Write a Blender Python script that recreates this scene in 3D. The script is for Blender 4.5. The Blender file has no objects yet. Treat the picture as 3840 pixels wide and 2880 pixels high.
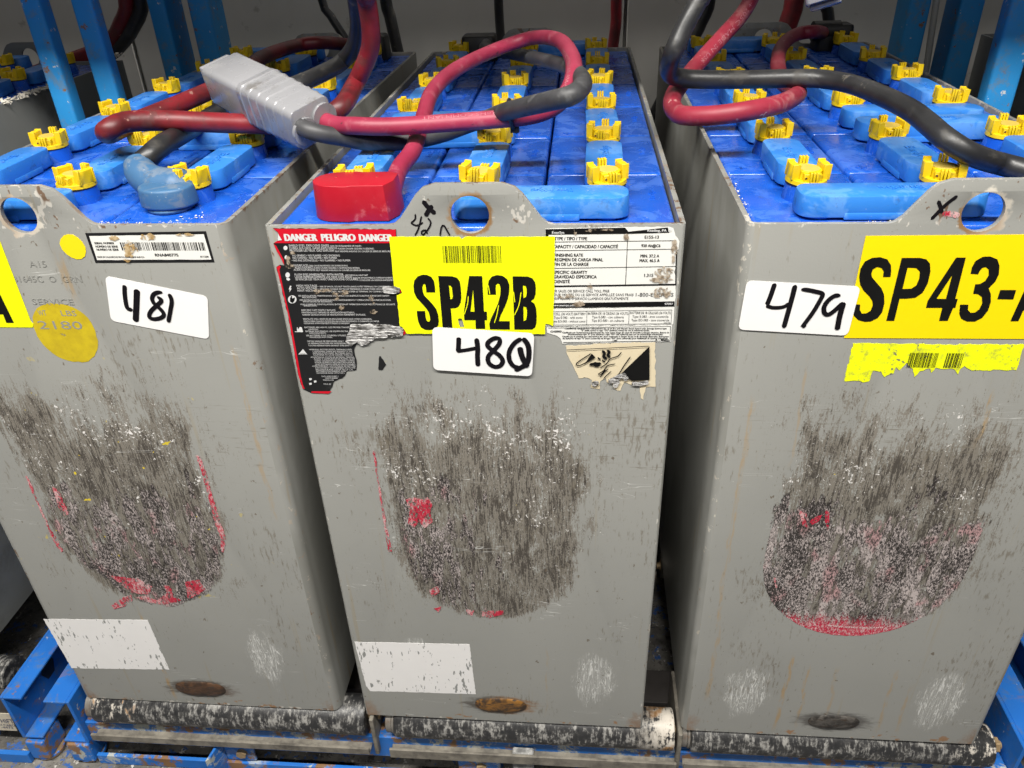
import bpy, bmesh, math, random
from mathutils import Vector, Matrix
from mathutils.geometry import tessellate_polygon
random.seed(7)
S = bpy.context.scene
COL = S.collection

# ------------------------------------------------------------------ camera
FPX = 2937.02                       # focal length in photo pixels (3840 wide)
CAM = Vector((0.09843, -0.67785, 0.97720))
YAW, PITCH, ROLL = 0.09706, 0.55437, -0.03878
_cy, _sy, _cp, _sp = math.cos(YAW), math.sin(YAW), math.cos(PITCH), math.sin(PITCH)
FW = Vector((-_sy*_cp, _cy*_cp, -_sp)); _r = Vector((_cy, _sy, 0)); _u = _r.cross(FW)
RT = math.cos(ROLL)*_r + math.sin(ROLL)*_u
UP = -math.sin(ROLL)*_r + math.cos(ROLL)*_u
cd = bpy.data.cameras.new('camera'); cam = bpy.data.objects.new('camera', cd); COL.objects.link(cam)
cd.sensor_width = 36; cd.lens = 36*FPX/3840; cd.clip_start = 0.02; cd.clip_end = 100
M = Matrix((RT, UP, -FW)).transposed().to_4x4(); M.translation = CAM
cam.matrix_world = M
S.camera = cam

# ------------------------------------------------------------------ light: indoor, ceiling lamps over the aisle and an added one behind the rack
w = bpy.data.worlds.new('World'); S.world = w; w.use_nodes = True
w.node_tree.nodes['Background'].inputs[0].default_value = (0.75, 0.8, 0.9, 1)
w.node_tree.nodes['Background'].inputs[1].default_value = 0.026
def area(name, loc, target, sx, sy, power, col):
    l = bpy.data.lights.new(name, 'AREA'); l.shape = 'RECTANGLE'; l.size = sx; l.size_y = sy
    l.energy = power; l.color = col
    o = bpy.data.objects.new(name, l); COL.objects.link(o); o.location = loc
    d = Vector(target)-Vector(loc); o.rotation_euler = d.to_track_quat('-Z', 'Y').to_euler()
    return o
area('ceiling_or_added_lamp', (-0.1, -0.90, 2.45), (-0.1, -0.45, 0), 2.6, 0.12, 92, (1, 0.97, 0.91))
area('ceiling_or_added_lamp', (0.3, -2.2, 2.45), (0.2, -0.5, 0.3), 2.6, 0.14, 14, (1, 0.97, 0.91))
area('ceiling_or_added_lamp', (-0.1, 1.21, 2.6), (-0.1, 1.3, 0), 2.4, 0.10, 44, (1, 0.97, 0.91))  # added lamp behind the rack, put in to brighten the wall
S.cycles.max_bounces = 5; S.cycles.diffuse_bounces = 2; S.cycles.glossy_bounces = 2; S.cycles.transparent_max_bounces = 6; S.cycles.caustics_reflective = False; S.cycles.caustics_refractive = False
S.view_settings.view_transform = 'Standard'; S.view_settings.look = 'None'
S.view_settings.exposure = 0.60; S.view_settings.gamma = 1.0

# ------------------------------------------------------------------ geometry of the place
W, H, D = 0.388, 0.7255, 0.9685
BAT = {'C': (0, 0, 0), 'L': (-0.42639, 0.00479, -0.00647), 'R': (0.44124, -0.00057, -0.00184)}
def ray(px, py):
    return (FW*FPX + RT*(px-1920) - UP*(py-1440)).normalized()
def onplane(px, py, ax, val):
    d = ray(px, py); return CAM + d*((val-CAM[ax])/d[ax])
def front(b, px, py):
    """photo pixel -> (x, z) on the front plate of battery b"""
    bx, by, a = BAT[b]; n = Vector((-math.sin(a), math.cos(a), 0)); o = Vector((bx, by, 0)); d = ray(px, py)
    P = CAM + d*(((o-CAM) @ n)/(d @ n)) - o
    return (P.x*math.cos(a)+P.y*math.sin(a), P.z)
def crop(b, ox, oy, s):
    return lambda x, y: front(b, ox+x/s, oy+y/s)

# ------------------------------------------------------------------ object helpers
def obj(name, me, mat=None, parent=None, loc=None, rot=None):
    o = bpy.data.objects.new(name, me); COL.objects.link(o)
    if parent: o.parent = parent
    if loc: o.location = loc
    if rot: o.rotation_euler = rot
    if mat and me is not None and not me.materials: me.materials.append(mat)
    return o
def thing(name, label, cat, loc=(0, 0, 0), rz=0, group=None):
    o = bpy.data.objects.new(name, None); COL.objects.link(o); o.location = loc; o.rotation_euler = (0, 0, rz)
    o.empty_display_size = 0.05
    return tag(o, label, cat, group)
def tag(o, label=None, cat=None, group=None, kind=None):
    if label: o['label'] = label
    if cat: o['category'] = cat
    if group: o['group'] = group
    if kind: o['kind'] = kind
    return o
class MB:
    """collects shapes into one mesh"""
    def __init__(s): s.v = []; s.f = []; s.m = []
    def add(s, vs, fs, mi=0):
        k = len(s.v); s.v += [tuple(p) for p in vs]; s.f += [tuple(i+k for i in f) for f in fs]; s.m += [mi]*len(fs); return s
    def box(s, x0, x1, y0, y1, z0, z1, mi=0, T=None):
        vs = [Vector((x, y, z)) for z in (z0, z1) for y in (y0, y1) for x in (x0, x1)]
        if T: vs = [T @ p for p in vs]
        return s.add(vs, [(0, 2, 3, 1), (4, 5, 7, 6), (0, 1, 5, 4), (2, 6, 7, 3), (0, 4, 6, 2), (1, 3, 7, 5)], mi)
    def prism(s, poly, z0, z1, mi=0, top=1.0, T=None):
        n = len(poly); cx = sum(p[0] for p in poly)/n; cy = sum(p[1] for p in poly)/n
        vs = [Vector((p[0], p[1], z0)) for p in poly] + [Vector((cx+(p[0]-cx)*top, cy+(p[1]-cy)*top, z1)) for p in poly]
        if T: vs = [T @ p for p in vs]
        fs = [tuple(reversed(range(n))), tuple(range(n, 2*n))] + [(i, (i+1) % n, n+(i+1) % n, n+i) for i in range(n)]
        return s.add(vs, fs, mi)
    def cyl(s, c, r, z0, z1, n=20, mi=0, T=None, r2=None):
        r2 = r if r2 is None else r2
        k = [(math.cos(2*math.pi*i/n), math.sin(2*math.pi*i/n)) for i in range(n)]
        vs = [Vector((c[0]+r*a, c[1]+r*b, z0)) for a, b in k]+[Vector((c[0]+r2*a, c[1]+r2*b, z1)) for a, b in k]
        if T: vs = [T @ p for p in vs]
        fs = [tuple(reversed(range(n))), tuple(range(n, 2*n))]+[(i, (i+1) % n, n+(i+1) % n, n+i) for i in range(n)]
        return s.add(vs, fs, mi)
    def sheet(s, outer, holes=(), y=0.0, th=0.0, mi=0, wob=None):
        """flat piece in the XZ plane facing -y, front face at y, depth th behind it"""
        def dd(l):
            l = [p for i, p in enumerate(l) if math.hypot(p[0]-l[i-1][0], p[1]-l[i-1][1]) > 1e-5]; return l
        loops = [dd(list(outer))]+[dd(list(h)) for h in holes]
        flat = [p for l in loops for p in l]
        tris = tessellate_polygon([[Vector((p[0], p[1], 0)) for p in l] for l in loops])
        yy = lambda p: y-(wob(p[0], p[1]) if wob else 0)
        vs = [(p[0], yy(p), p[1]) for p in flat]; fs = []
        for t in tris:
            a, b, c = (Vector(flat[i]) for i in t)
            fs.append(tuple(t) if (b-a).cross(c-a) > 0 else (t[0], t[2], t[1]))
        if th > 0:
            n0 = len(vs); vs += [(p[0], y+th, p[1]) for p in flat]; k = 0
            for l in loops:
                n = len(l)
                for i in range(n):
                    fs.append((k+i, k+(i+1) % n, n0+k+(i+1) % n, n0+k+i))
                k += n
        return s.add(vs, fs, mi)
    def mesh(s, name, mats=(), bevel=0, seg=2, ang=30, smooth=None, weld=1e-5):
        me = bpy.data.meshes.new(name); me.from_pydata(s.v, [], s.f); me.update()
        me.polygons.foreach_set('material_index', s.m)
        bm = bmesh.new(); bm.from_mesh(me)
        if weld: bmesh.ops.remove_doubles(bm, verts=bm.verts, dist=weld)
        if bevel:
            es = [e for e in bm.edges if len(e.link_faces) == 2 and e.calc_face_angle(0) > math.radians(ang)]
            bmesh.ops.bevel(bm, geom=es, offset=bevel, segments=seg, affect='EDGES', profile=0.5, clamp_overlap=True)
        if smooth is not None:
            for f in bm.faces: f.smooth = True
            for e in bm.edges:
                if len(e.link_faces) == 2: e.smooth = e.calc_face_angle(0) < math.radians(smooth)
        bm.to_mesh(me); bm.free()
        for m in mats: me.materials.append(m)
        return me
def rrect(x0, x1, y0, y1, r, n=5):
    P = []
    for cx, cy, a in ((x1-r, y1-r, 0), (x0+r, y1-r, 90), (x0+r, y0+r, 180), (x1-r, y0+r, 270)):
        for i in range(n+1):
            t = math.radians(a+90*i/n); P.append((cx+r*math.cos(t), cy+r*math.sin(t)))
    return P
def circ(cx, cy, rx, ry=None, n=40, wob=0, seed=0):
    ry = rx if ry is None else ry; R = random.Random(seed)
    return [(cx+rx*math.cos(2*math.pi*i/n)*(1+R.uniform(-wob, wob)), cy+ry*math.sin(2*math.pi*i/n)*(1+R.uniform(-wob, wob))) for i in range(n)]
def catmull(P, step):
    P = [Vector(p) for p in P]; out = []
    Q = [P[0]*2-P[1]]+P+[P[-1]*2-P[-2]]
    for i in range(1, len(Q)-2):
        a, b, c, d = Q[i-1:i+3]; n = max(2, int((c-b).length/step))
        for k in range(n):
            t = k/n
            out.append(0.5*((2*b)+(c-a)*t+(2*a-5*b+4*c-d)*t*t+(3*b-a-3*c+d)*t**3))
    out.append(P[-1]); return out
def frames(P):
    T = [(P[min(i+1, len(P)-1)]-P[max(i-1, 0)]).normalized() for i in range(len(P))]
    n = T[0].orthogonal().normalized(); N = []
    for t in T:
        n = (n-t*n.dot(t)).normalized(); N.append(n)
    return T, N
def tube(mb, P, r, n=18, mi=0, rf=None, closed_ends=True):
    T, N = frames(P); vs = []; fs = []
    for i, p in enumerate(P):
        b = T[i].cross(N[i]); rr = rf(i) if rf else r
        vs += [p+(N[i]*math.cos(2*math.pi*k/n)+b*math.sin(2*math.pi*k/n))*rr for k in range(n)]
    for i in range(len(P)-1):
        for k in range(n):
            fs.append((i*n+k, i*n+(k+1) % n, (i+1)*n+(k+1) % n, (i+1)*n+k))
    if closed_ends: fs += [tuple(reversed(range(n))), tuple(range((len(P)-1)*n, len(P)*n))]
    return mb.add(vs, fs, mi)
def rough(poly, amp, step, seed=1):
    """subdivide an outline and jitter it so that it reads as torn"""
    R = random.Random(seed); out = []
    for i, a in enumerate(poly):
        b = poly[(i+1) % len(poly)]; L = math.hypot(b[0]-a[0], b[1]-a[1]); n = max(1, int(L/step))
        for k in range(n):
            t = k/n; out.append((a[0]+(b[0]-a[0])*t+R.uniform(-amp, amp)*(k > 0), a[1]+(b[1]-a[1])*t+R.uniform(-amp, amp)*(k > 0)))
    return out

# ------------------------------------------------------------------ node helpers
class Val:
    def __init__(s, g, k): s.g = g; s.k = k
    def _o(s, op, b, sw=False): return s.g.math(op, b, s) if sw else s.g.math(op, s, b)
    def __add__(s, b): return s._o('ADD', b)
    def __radd__(s, b): return s._o('ADD', b)
    def __sub__(s, b): return s._o('SUBTRACT', b)
    def __rsub__(s, b): return s._o('SUBTRACT', b, True)
    def __mul__(s, b): return s._o('MULTIPLY', b)
    def __rmul__(s, b): return s._o('MULTIPLY', b)
    def __truediv__(s, b): return s._o('DIVIDE', b)
class G:
    def __init__(s, name):
        s.m = bpy.data.materials.new(name); s.m.use_nodes = True; s.t = s.m.node_tree; s.t.nodes.clear()
        s.out = s.t.nodes.new('ShaderNodeOutputMaterial'); s._xyz = None
    def put(s, node, i, v):
        sock = node.inputs[i]
        if isinstance(v, Val): s.t.links.new(v.k, sock)
        elif v is not None:
            if hasattr(sock.default_value, '__len__') and not isinstance(v, (int, float)) and len(v) == 3 and len(sock.default_value) == 4: v = (*v, 1)
            sock.default_value = v
    def math(s, op, a, b=None, c=None):
        n = s.t.nodes.new('ShaderNodeMath'); n.operation = op
        for i, v in enumerate((a, b, c)): s.put(n, i, v)
        return Val(s, n.outputs[0])
    def mx(s, a, b): return s.math('MAXIMUM', a, b)
    def mn(s, a, b): return s.math('MINIMUM', a, b)
    def absv(s, a): return s.math('ABSOLUTE', a)
    def sm(s, a, b, x, lo=0.0, hi=1.0):
        n = s.t.nodes.new('ShaderNodeMapRange'); n.interpolation_type = 'SMOOTHSTEP'; n.clamp = True
        if a > b: a, b, lo, hi = b, a, hi, lo
        for i, v in enumerate((x, a, b, lo, hi)): s.put(n, i, v)
        return Val(s, n.outputs[0])
    def co(s):
        n = s.t.nodes.new('ShaderNodeTexCoord'); return Val(s, n.outputs['Object'])
    def xyz(s):
        if not s._xyz:
            n = s.t.nodes.new('ShaderNodeSeparateXYZ'); s.put(n, 0, s.co()); s._xyz = [Val(s, o) for o in n.outputs]
        return s._xyz
    def vec(s, x, y, z):
        n = s.t.nodes.new('ShaderNodeCombineXYZ')
        for i, v in enumerate((x, y, z)): s.put(n, i, v)
        return Val(s, n.outputs[0])
    def st(s, a, b, c, off=0):
        x, y, z = s.xyz(); return s.vec(x*a+off, y*b+off*1.7, z*c-off)
    def noise(s, v, scale=1, det=3, ro=0.55, dist=0, color=False):
        n = s.t.nodes.new('ShaderNodeTexNoise'); n.noise_dimensions = '3D'
        s.put(n, 'Vector', v); s.put(n, 'Scale', scale); s.put(n, 'Detail', min(det, getattr(s, 'cap', 9))); s.put(n, 'Roughness', ro); s.put(n, 'Distortion', dist)
        return Val(s, n.outputs['Color' if color else 'Fac'])
    def vor(s, v, scale=1, feat='F1', out='Distance'):
        n = s.t.nodes.new('ShaderNodeTexVoronoi'); n.feature = feat; s.put(n, 'Vector', v); s.put(n, 'Scale', scale)
        return Val(s, n.outputs[out])
    def mix(s, f, a, b):
        n = s.t.nodes.new('ShaderNodeMix'); n.data_type = 'RGBA'
        s.put(n, 0, f); s.put(n, 6, a); s.put(n, 7, b); return Val(s, n.outputs[2])
    def done(s, color, rough=0.5, metal=0.0, bump=None, bstr=0.3, bdist=0.001, alpha=None, spec=None, coat=0, sss=None, trans=None):
        n = s.t.nodes.new('ShaderNodeBsdfPrincipled')
        s.put(n, 'Base Color', color); s.put(n, 'Roughness', rough); s.put(n, 'Metallic', metal)
        if spec is not None: s.put(n, 'Specular IOR Level', spec)
        if coat: s.put(n, 'Coat Weight', coat); s.put(n, 'Coat Roughness', 0.12)
        if alpha is not None: s.put(n, 'Alpha', alpha)
        if trans: s.put(n, 'Transmission Weight', trans)
        if bump is not None:
            b = s.t.nodes.new('ShaderNodeBump'); s.put(b, 'Height', bump); b.inputs['Strength'].default_value = bstr; b.inputs['Distance'].default_value = bdist
            s.t.links.new(b.outputs[0], n.inputs['Normal'])
        s.t.links.new(n.outputs[0], s.out.inputs[0]); return s.m

def simple(name, col, rough=0.5, metal=0, var=0.12, sc=40, dirt=None, dirt_amt=0.3, bstr=0.1, coat=0, spec=None):
    g = G(name); v = g.co(); n = g.noise(v, sc, 4, 0.6)
    c = g.mix(n, tuple(k*(1-var) for k in col), tuple(min(1, k*(1+var)) for k in col))
    if dirt:
        d = g.sm(0.62-dirt_amt*0.3, 0.72, g.noise(v, sc*0.7, 6, 0.7)); c = g.mix(d*0.85, c, dirt)
    return g.done(c, g.sm(0.2, 0.8, n, max(0.02, rough-0.1), min(1, rough+0.12)), metal, g.noise(v, sc*8, 3), bstr, 0.0005, coat=coat, spec=spec)

# ---- grey painted steel of a battery case with all its own wear
GREY = (0.262, 0.268, 0.258)
def case_mat(name, p):
    """p: shield centre/extent of rubbed zone, rub heights, scratch patches, drips (all in metres on the case)"""
    g = G(name); g.cap = 3; x, y, z = g.xyz()
    fr = g.sm(0.002, 0.0005, y)                              # the front plate
    sd = p.get('seed', 0.0)
    big = g.noise(g.st(1, 1, 1, sd), 6, 4, 0.6)
    c = g.mix(big, (0.225, 0.226, 0.212), (0.275, 0.274, 0.255))
    # yellow-brown grime drips
    drip = g.sm(0.60, 0.74, g.noise(g.st(95, 95, 2.2, sd+3), 1, 3, 0.6)) * g.sm(0.42, 0.62, g.noise(g.st(1, 1, 1, sd+9), 9, 2))
    c = g.mix(drip*p.get('drip', 0.35), c, (0.25, 0.19, 0.09))
    for (dx, dz0, dz1, wd, amt) in p.get('drips', []):
        wv = g.noise(g.st(4, 4, 14, dx*31), 1, 3)
        xx = g.absv(x-dx+(wv-0.5)*0.020)
        m = g.sm(wd*0.62, wd*0.2, xx+(g.noise(g.st(90, 90, 60, dx), 1, 3)-0.5)*wd*0.8)*g.sm(dz0, dz0+0.03, z)*g.sm(dz1, dz1-0.02, z)*fr*g.sm(0.36, 0.62, g.noise(g.st(240, 240, 38, dx), 1, 4, 0.65))
        c = g.mix(m*amt*0.9, c, (0.31, 0.20, 0.08))
    # rubbed dark zone: vertical scuffs
    cx, hw, zt, zb, z1 = p['rub']
    n9 = g.noise(g.st(9, 9, 9, sd+5), 1, 4, 0.65)-0.5; n40 = g.noise(g.st(60, 60, 24, sd+6), 1, 4, 0.65)-0.5
    kk = g.mn(g.mx((z1-z)/(z1-zb), 0.0), 1.0); hwz = hw*g.math('SQRT', 1.0-kk*kk)
    edge = g.absv(x-cx)-hwz
    up = g.sm(z1-0.04, z1+0.10, z)
    strk = g.noise(g.st(480, 480, 66, sd+1), 1, 5, 0.7, 0.7); fine = g.noise(g.st(820, 820, 460, sd+2), 1, 3, 0.7, 0.4); pat = g.noise(g.st(60, 60, 20, sd+4), 1, 4, 0.7, 0.6)
    inner = g.sm(0.016, -0.020, edge+n40*0.04+n9*0.06*up)
    top = g.sm(zt+0.05, zt-0.09, z+n9*0.16+n40*0.08)
    zone = inner*top*g.sm(zb-0.004, zb+0.012, z+n40*0.02)
    upz = g.sm(hw+0.08, hw-0.05, g.absv(x-cx-0.01)+n9*0.16+n40*0.06)*g.sm(zt+0.06, zt-0.05, z+n9*0.14+n40*0.06)*g.sm(z1+0.0, z1+0.13, z+n9*0.1)
    zone = g.mx(zone, upz*0.62)
    wide = g.sm(W/2+0.02, hw-0.01, g.absv(x-cx)+n9*0.10)*g.sm(zb-0.02, zb+0.07, z+n9*0.10)*g.sm(zt+0.08, zt-0.02, z+n9*0.14)*g.sm(-0.08, 0.10, n9)
    zone = g.mx(zone, wide*0.60)
    rk = (strk*0.38+fine*0.28+pat*0.34-0.5)*14.5                      # about one unit per deviation
    rk2 = (g.noise(g.st(560, 560, 48, sd+8), 1, 5, 0.72, 0.8)*0.55*0.8+fine*0.26+pat*0.30-0.5)*14.5
    m1 = g.sm(-0.35, 0.35, rk+zone*3.1-2.15)
    dark = g.sm(-0.3, 0.4, rk2+zone*2.35-2.5)
    haze = m1
    c = g.mix(m1*fr*0.80, c, g.mix(pat, (0.110, 0.091, 0.068), (0.170, 0.150, 0.124)))
    c = g.mix(dark*fr*0.88, c, (0.034, 0.028, 0.023))
    # horizontal rub marks in a band high on the plate
    hz = g.sm(0.60, 0.70, g.noise(g.st(26, 26, 420, sd+11), 1, 5, 0.7))*g.sm(0.035, 0.0, g.absv(z-p['hband'][0])-p['hband'][1])
    hz = hz*g.sm(p['hband'][2]-0.04, p['hband'][2]+0.03, x)
    c = g.mix(hz*fr*0.8, c, (0.13, 0.115, 0.09))
    # bare flecks of white primer and label backing inside the rubbed zone
    fn = (g.noise(g.st(260, 260, 230, sd+13), 1, 4, 0.7, 0.5)*0.7+g.noise(g.st(26, 26, 26, sd+15), 1, 3)*0.3-0.5)*11.0
    fl = g.sm(0.0, 0.35, fn+g.mn(zone, 0.8)*g.sm(zb+0.04, zt-0.10, z, 0.55, 1.0)*2.0-2.62)*g.sm(0.04, 0.16, zone)
    c = g.mix(fl*fr, c, (0.62, 0.60, 0.58))
    yl = g.sm(0.735, 0.75, g.noise(g.st(70, 70, 70, sd+17), 1, 2))*zone
    c = g.mix(yl*fr, c, (0.55, 0.42, 0.02))
    gm = (g.noise(g.st(300, 300, 60, sd+81), 1, 4, 0.7)*0.6+g.noise(g.st(8, 8, 8, sd+82), 1, 3)*0.4-0.5)*12.0
    c = g.mix(g.sm(0.85, 2.0, gm)*0.7, c, (0.13, 0.112, 0.085))
    for (bx, bz) in p.get('boss', []):
        q = g.math('SQRT', (x-bx)*(x-bx)/(0.045*0.045)+(z-bz)*(z-bz)/(0.017*0.017))+(g.noise(g.st(60, 60, 200, sd+91), 1, 4, 0.7)-0.5)*1.2
        c = g.mix(g.sm(1.3, 0.75, q)*fr*0.85, c, g.mix(g.sm(0.45, 0.6, big), (0.05, 0.04, 0.03), p['bosscol']))
    # curled white scratches where forks and truck plates touch
    for (sx, sz, rx, rz) in p['scratch']:
        q = g.math('SQRT', (x-sx)*(x-sx)/(rx*rx)+(z-sz)*(z-sz)/(rz*rz))+(g.noise(g.st(55, 55, 30, sx*9), 1, 4, 0.65)-0.5)*1.3
        reg = g.sm(1.15, 0.2, q)
        l1 = g.absv(g.noise(g.st(150, 150, 15, sx*5+sz), 1, 2, 0.5, 1.2)-0.5)
        l2 = g.absv(g.noise(g.st(210, 210, 20, sx*7+sz+4), 1, 2, 0.5, 0.9)-0.5)
        l4 = g.absv(g.noise(g.st(220, 220, 120, sx*3+sz+8), 1, 2, 0.5, 1.5)-0.5)
        ln = g.mx(g.mx(g.sm(0.022, 0.008, l1), g.sm(0.022, 0.006, l2)), g.sm(0.02, 0.004, l4)*0.6)
        c = g.mix(g.mx(ln*g.sm(0.05, 0.6, reg), reg*reg*0.10)*fr*0.8, c, (0.62, 0.62, 0.60))
    # stray thin scratches over the plate
    l3 = g.absv(g.noise(g.st(14, 14, 120, sd+21), 1, 1.5, 0.5, 0.8)-0.5)
    s3 = g.sm(0.006, 0.001, l3)*g.sm(0.60, 0.68, g.noise(g.st(11, 11, 30, sd+22), 1, 2))
    c = g.mix(s3*fr*0.75, c, (0.55, 0.55, 0.53))
    # small dark and brown specks
    sp = g.sm(0.70, 0.735, g.noise(g.st(120, 120, 90, sd+31), 1, 3, 0.6))
    c = g.mix(sp*0.8, c, (0.10, 0.075, 0.05))
    # paint chipped off along the edges (brown primer, some bare white) and rust at the foot
    nearf = g.sm(0.016, 0.004, y)
    ed = g.mx(g.sm(W/2-0.006, W/2-0.001, g.absv(x))*nearf, g.mx(g.sm(H-0.005, H-0.0005, z), g.sm(0.006, 0.0005, z)*nearf))
    chn = g.noise(g.st(85, 85, 55, sd+41), 1, 5, 0.7)
    chip = g.sm(0.645-p.get('chip', 0.0), 0.67-p.get('chip', 0.0), chn)*g.sm(0.1, 0.6, ed)
    chc = g.mix(g.sm(0.42, 0.52, g.noise(g.st(60, 60, 40, sd+43), 1, 2)), (0.12, 0.070, 0.04), (0.46, 0.44, 0.40))
    c = g.mix(chip*0.9, c, chc)
    foot = g.sm(0.70, 0.76, g.noise(g.st(40, 40, 60, sd+51), 1, 4, 0.65)+g.sm(0.03, 0.0, z)*0.10)*g.sm(0.04, 0.004, z)
    c = g.mix(foot*fr*0.8, c, (0.26, 0.12, 0.035))
    cor = g.sm(0.030, 0.004, g.math('SQRT', (W/2-g.absv(x))*(W/2-g.absv(x))+z*z*0.5)+(chn-0.5)*0.05)*fr*p.get('corner', 0.6)
    c = g.mix(cor, c, (0.20, 0.095, 0.035))
    # ear: bare edge of the lifting eye
    ex = p.get('eye', 0.0)
    rr = g.math('SQRT', (x-ex)*(x-ex)+(z-0.735)*(z-0.735))+(g.noise(g.st(110, 110, 110, sd+61), 1, 4)-0.5)*p.get('eyew', 0.012)
    eye = g.sm(0.0225, 0.019, rr)*g.sm(0.69, 0.70, z)
    c = g.mix(eye*fr, c, g.mix(g.sm(0.4, 0.6, big), (0.52, 0.49, 0.43), (0.22, 0.13, 0.06)))
    ech = g.sm(0.70, 0.72, g.noise(g.st(90, 90, 90, sd+63), 1, 3, 0.6))*g.sm(0.735, 0.745, z)
    c = g.mix(ech, c, (0.16, 0.10, 0.06))
    # sides: dirty, with oily smudges
    sm_ = (1-fr)*g.sm(0.4, 0.62, g.noise(g.st(10, 5, 3, sd+71), 1, 5, 0.65))
    c = g.mix(sm_*0.45, c, (0.12, 0.12, 0.10))
    bump = g.noise(g.st(1, 1, 1), 420, 2, 0.7)
    rough = g.sm(0.0, 1.0, g.mx(dark, haze), 0.40, 0.72)+(fine-0.5)*0.12
    return g.done(c, rough, 0.0, bump, 0.22, 0.0005, spec=0.4)

CASE = {}
CASE['C'] = case_mat(*(lambda n_, d_: (n_, dict(d_, boss=[front('C', 1200+1172/1.728, 1960+1182/1.728)], bosscol=(0.20, 0.09, 0.02))))('grey_case_paint_rubbed_centre', dict(rub=(-0.004, 0.116, 0.545, 0.203, 0.335), hband=(0.485, 0.03, 0.12), seed=3.0, eye=0.0,
    scratch=[(0.125, 0.095, 0.030, 0.058), (-0.105, 0.148, 0.02, 0.02)], drips=[(0.062, 0.0, 0.16, 0.0035, 0.35)], chip=0.03)))
CASE['L'] = case_mat(*(lambda n_, d_: (n_, dict(d_, boss=[front('L', 0+1300/1.728, 1960+1075/1.728)], bosscol=(0.09, 0.05, 0.03))))('grey_case_paint_rubbed_left', dict(rub=(-0.012, 0.114, 0.555, 0.203, 0.33), hband=(0.47, 0.03, 0.10), seed=11.0, eye=-0.010, eyew=0.024,
    scratch=[(0.105, 0.105, 0.026, 0.06)], drips=[(-0.052, 0.0, 0.19, 0.0060, 1.0), (-0.092, 0.60, 0.71, 0.0045, 0.8), (0.018, 0.63, 0.705, 0.011, 0.55), (0.17, 0.35, 0.60, 0.006, 0.5)], drip=0.55, chip=0.085)))
CASE['R'] = case_mat(*(lambda n_, d_: (n_, dict(d_, boss=[front('R', 2560+978/1.728, 1960+1290/1.728)], bosscol=(0.07, 0.065, 0.06))))('grey_case_paint_rubbed_right', dict(rub=(-0.006, 0.114, 0.545, 0.203, 0.33), hband=(0.50, 0.02, -0.15), seed=23.0, eye=0.004, eyew=0.016,
    scratch=[(-0.115, 0.085, 0.030, 0.055), (0.125, 0.082, 0.032, 0.065)], drips=[(-0.068, 0.0, 0.17, 0.006, 0.75), (-0.045, 0.01, 0.15, 0.005, 0.65), (-0.01, 0.03, 0.15, 0.005, 0.5), (0.06, 0.0, 0.15, 0.006, 0.55), (0.085, 0.0, 0.12, 0.005, 0.45), (-0.165, 0.06, 0.55, 0.006, 0.55), (0.06, 0.475, 0.56, 0.005, 0.95), (-0.12, 0.45, 0.6, 0.003, 0.4)], drip=0.5, chip=0.05)))

def side_mat(seed):
    g = G('grimy_grey_case_side'); x, y, z = g.xyz()
    big = g.noise(g.st(1, 1, 1, seed), 6, 3, 0.6); c = g.mix(big, (0.225, 0.226, 0.212), (0.275, 0.274, 0.255))
    c = g.mix(g.sm(0.42, 0.62, g.noise(g.st(10, 5, 3, seed+1), 1, 4, 0.65))*0.5, c, (0.12, 0.118, 0.10))
    c = g.mix(g.sm(0.60, 0.72, g.noise(g.st(60, 60, 4, seed+2), 1, 3, 0.6))*0.5, c, (0.24, 0.18, 0.09))
    n = g.noise(g.st(80, 80, 60, seed+3), 1, 4, 0.7)
    c = g.mix(g.sm(0.60, 0.63, n+g.sm(H-0.006, H, z)*0.05)*g.mx(g.sm(0.02, 0.004, y), g.sm(H-0.006, H-0.001, z))*0.9, c, g.mix(g.sm(0.4, 0.6, big), (0.12, 0.07, 0.04), (0.46, 0.43, 0.37)))
    return g.done(c, 0.45, 0, n, 0.1, 0.0005, spec=0.4)
M_SIDE = {'C': side_mat(1.0), 'L': side_mat(5.0), 'R': side_mat(9.0)}

# ---- plastics, rubber, paper
def blue_mat(name, lo, hi, rough, stain_sheen, sc=18, seed=0, coat=0.0):
    g = G(name); v = g.co(); oi = g.t.nodes.new('ShaderNodeObjectInfo'); rnd = Val(g, oi.outputs['Random'])
    vv = g.t.nodes.new('ShaderNodeVectorMath'); vv.operation = 'ADD'; g.put(vv, 0, v); g.put(vv, 1, g.vec(rnd*7, rnd*3+seed, rnd*5)); v = Val(g, vv.outputs[0])
    n = g.noise(v, sc, 4, 0.6); c = g.mix(n, lo, hi)
    d = g.noise(v, sc*1.4, 5, 0.7, 0.6); film_sheen = g.sm(0.50, 0.60, d)
    c = g.mix(film_sheen*0.5, c, stain_sheen)  # pale stain patches that also paint reflected light into the colour
    spk = g.sm(0.69, 0.73, g.noise(v, 260, 3, 0.6)); c = g.mix(spk*0.5, c, (0.45, 0.47, 0.5))
    gr = g.sm(0.57, 0.70, g.noise(v, 55, 5, 0.75)); c = g.mix(gr*0.35, c, (0.03, 0.035, 0.05))
    return g.done(c, g.mx(rough+film_sheen*0.16+gr*0.2+(n-0.5)*0.1, 0.08), 0, g.noise(v, 500, 3)*0.6+film_sheen*0.25, 0.12, 0.0004, coat=coat)
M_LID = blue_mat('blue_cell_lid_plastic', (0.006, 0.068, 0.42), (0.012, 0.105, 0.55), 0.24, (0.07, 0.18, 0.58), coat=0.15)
M_COV = blue_mat('blue_cover_plastic', (0.020, 0.150, 0.52), (0.034, 0.215, 0.62), 0.40, (0.12, 0.30, 0.64), seed=4)
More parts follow.
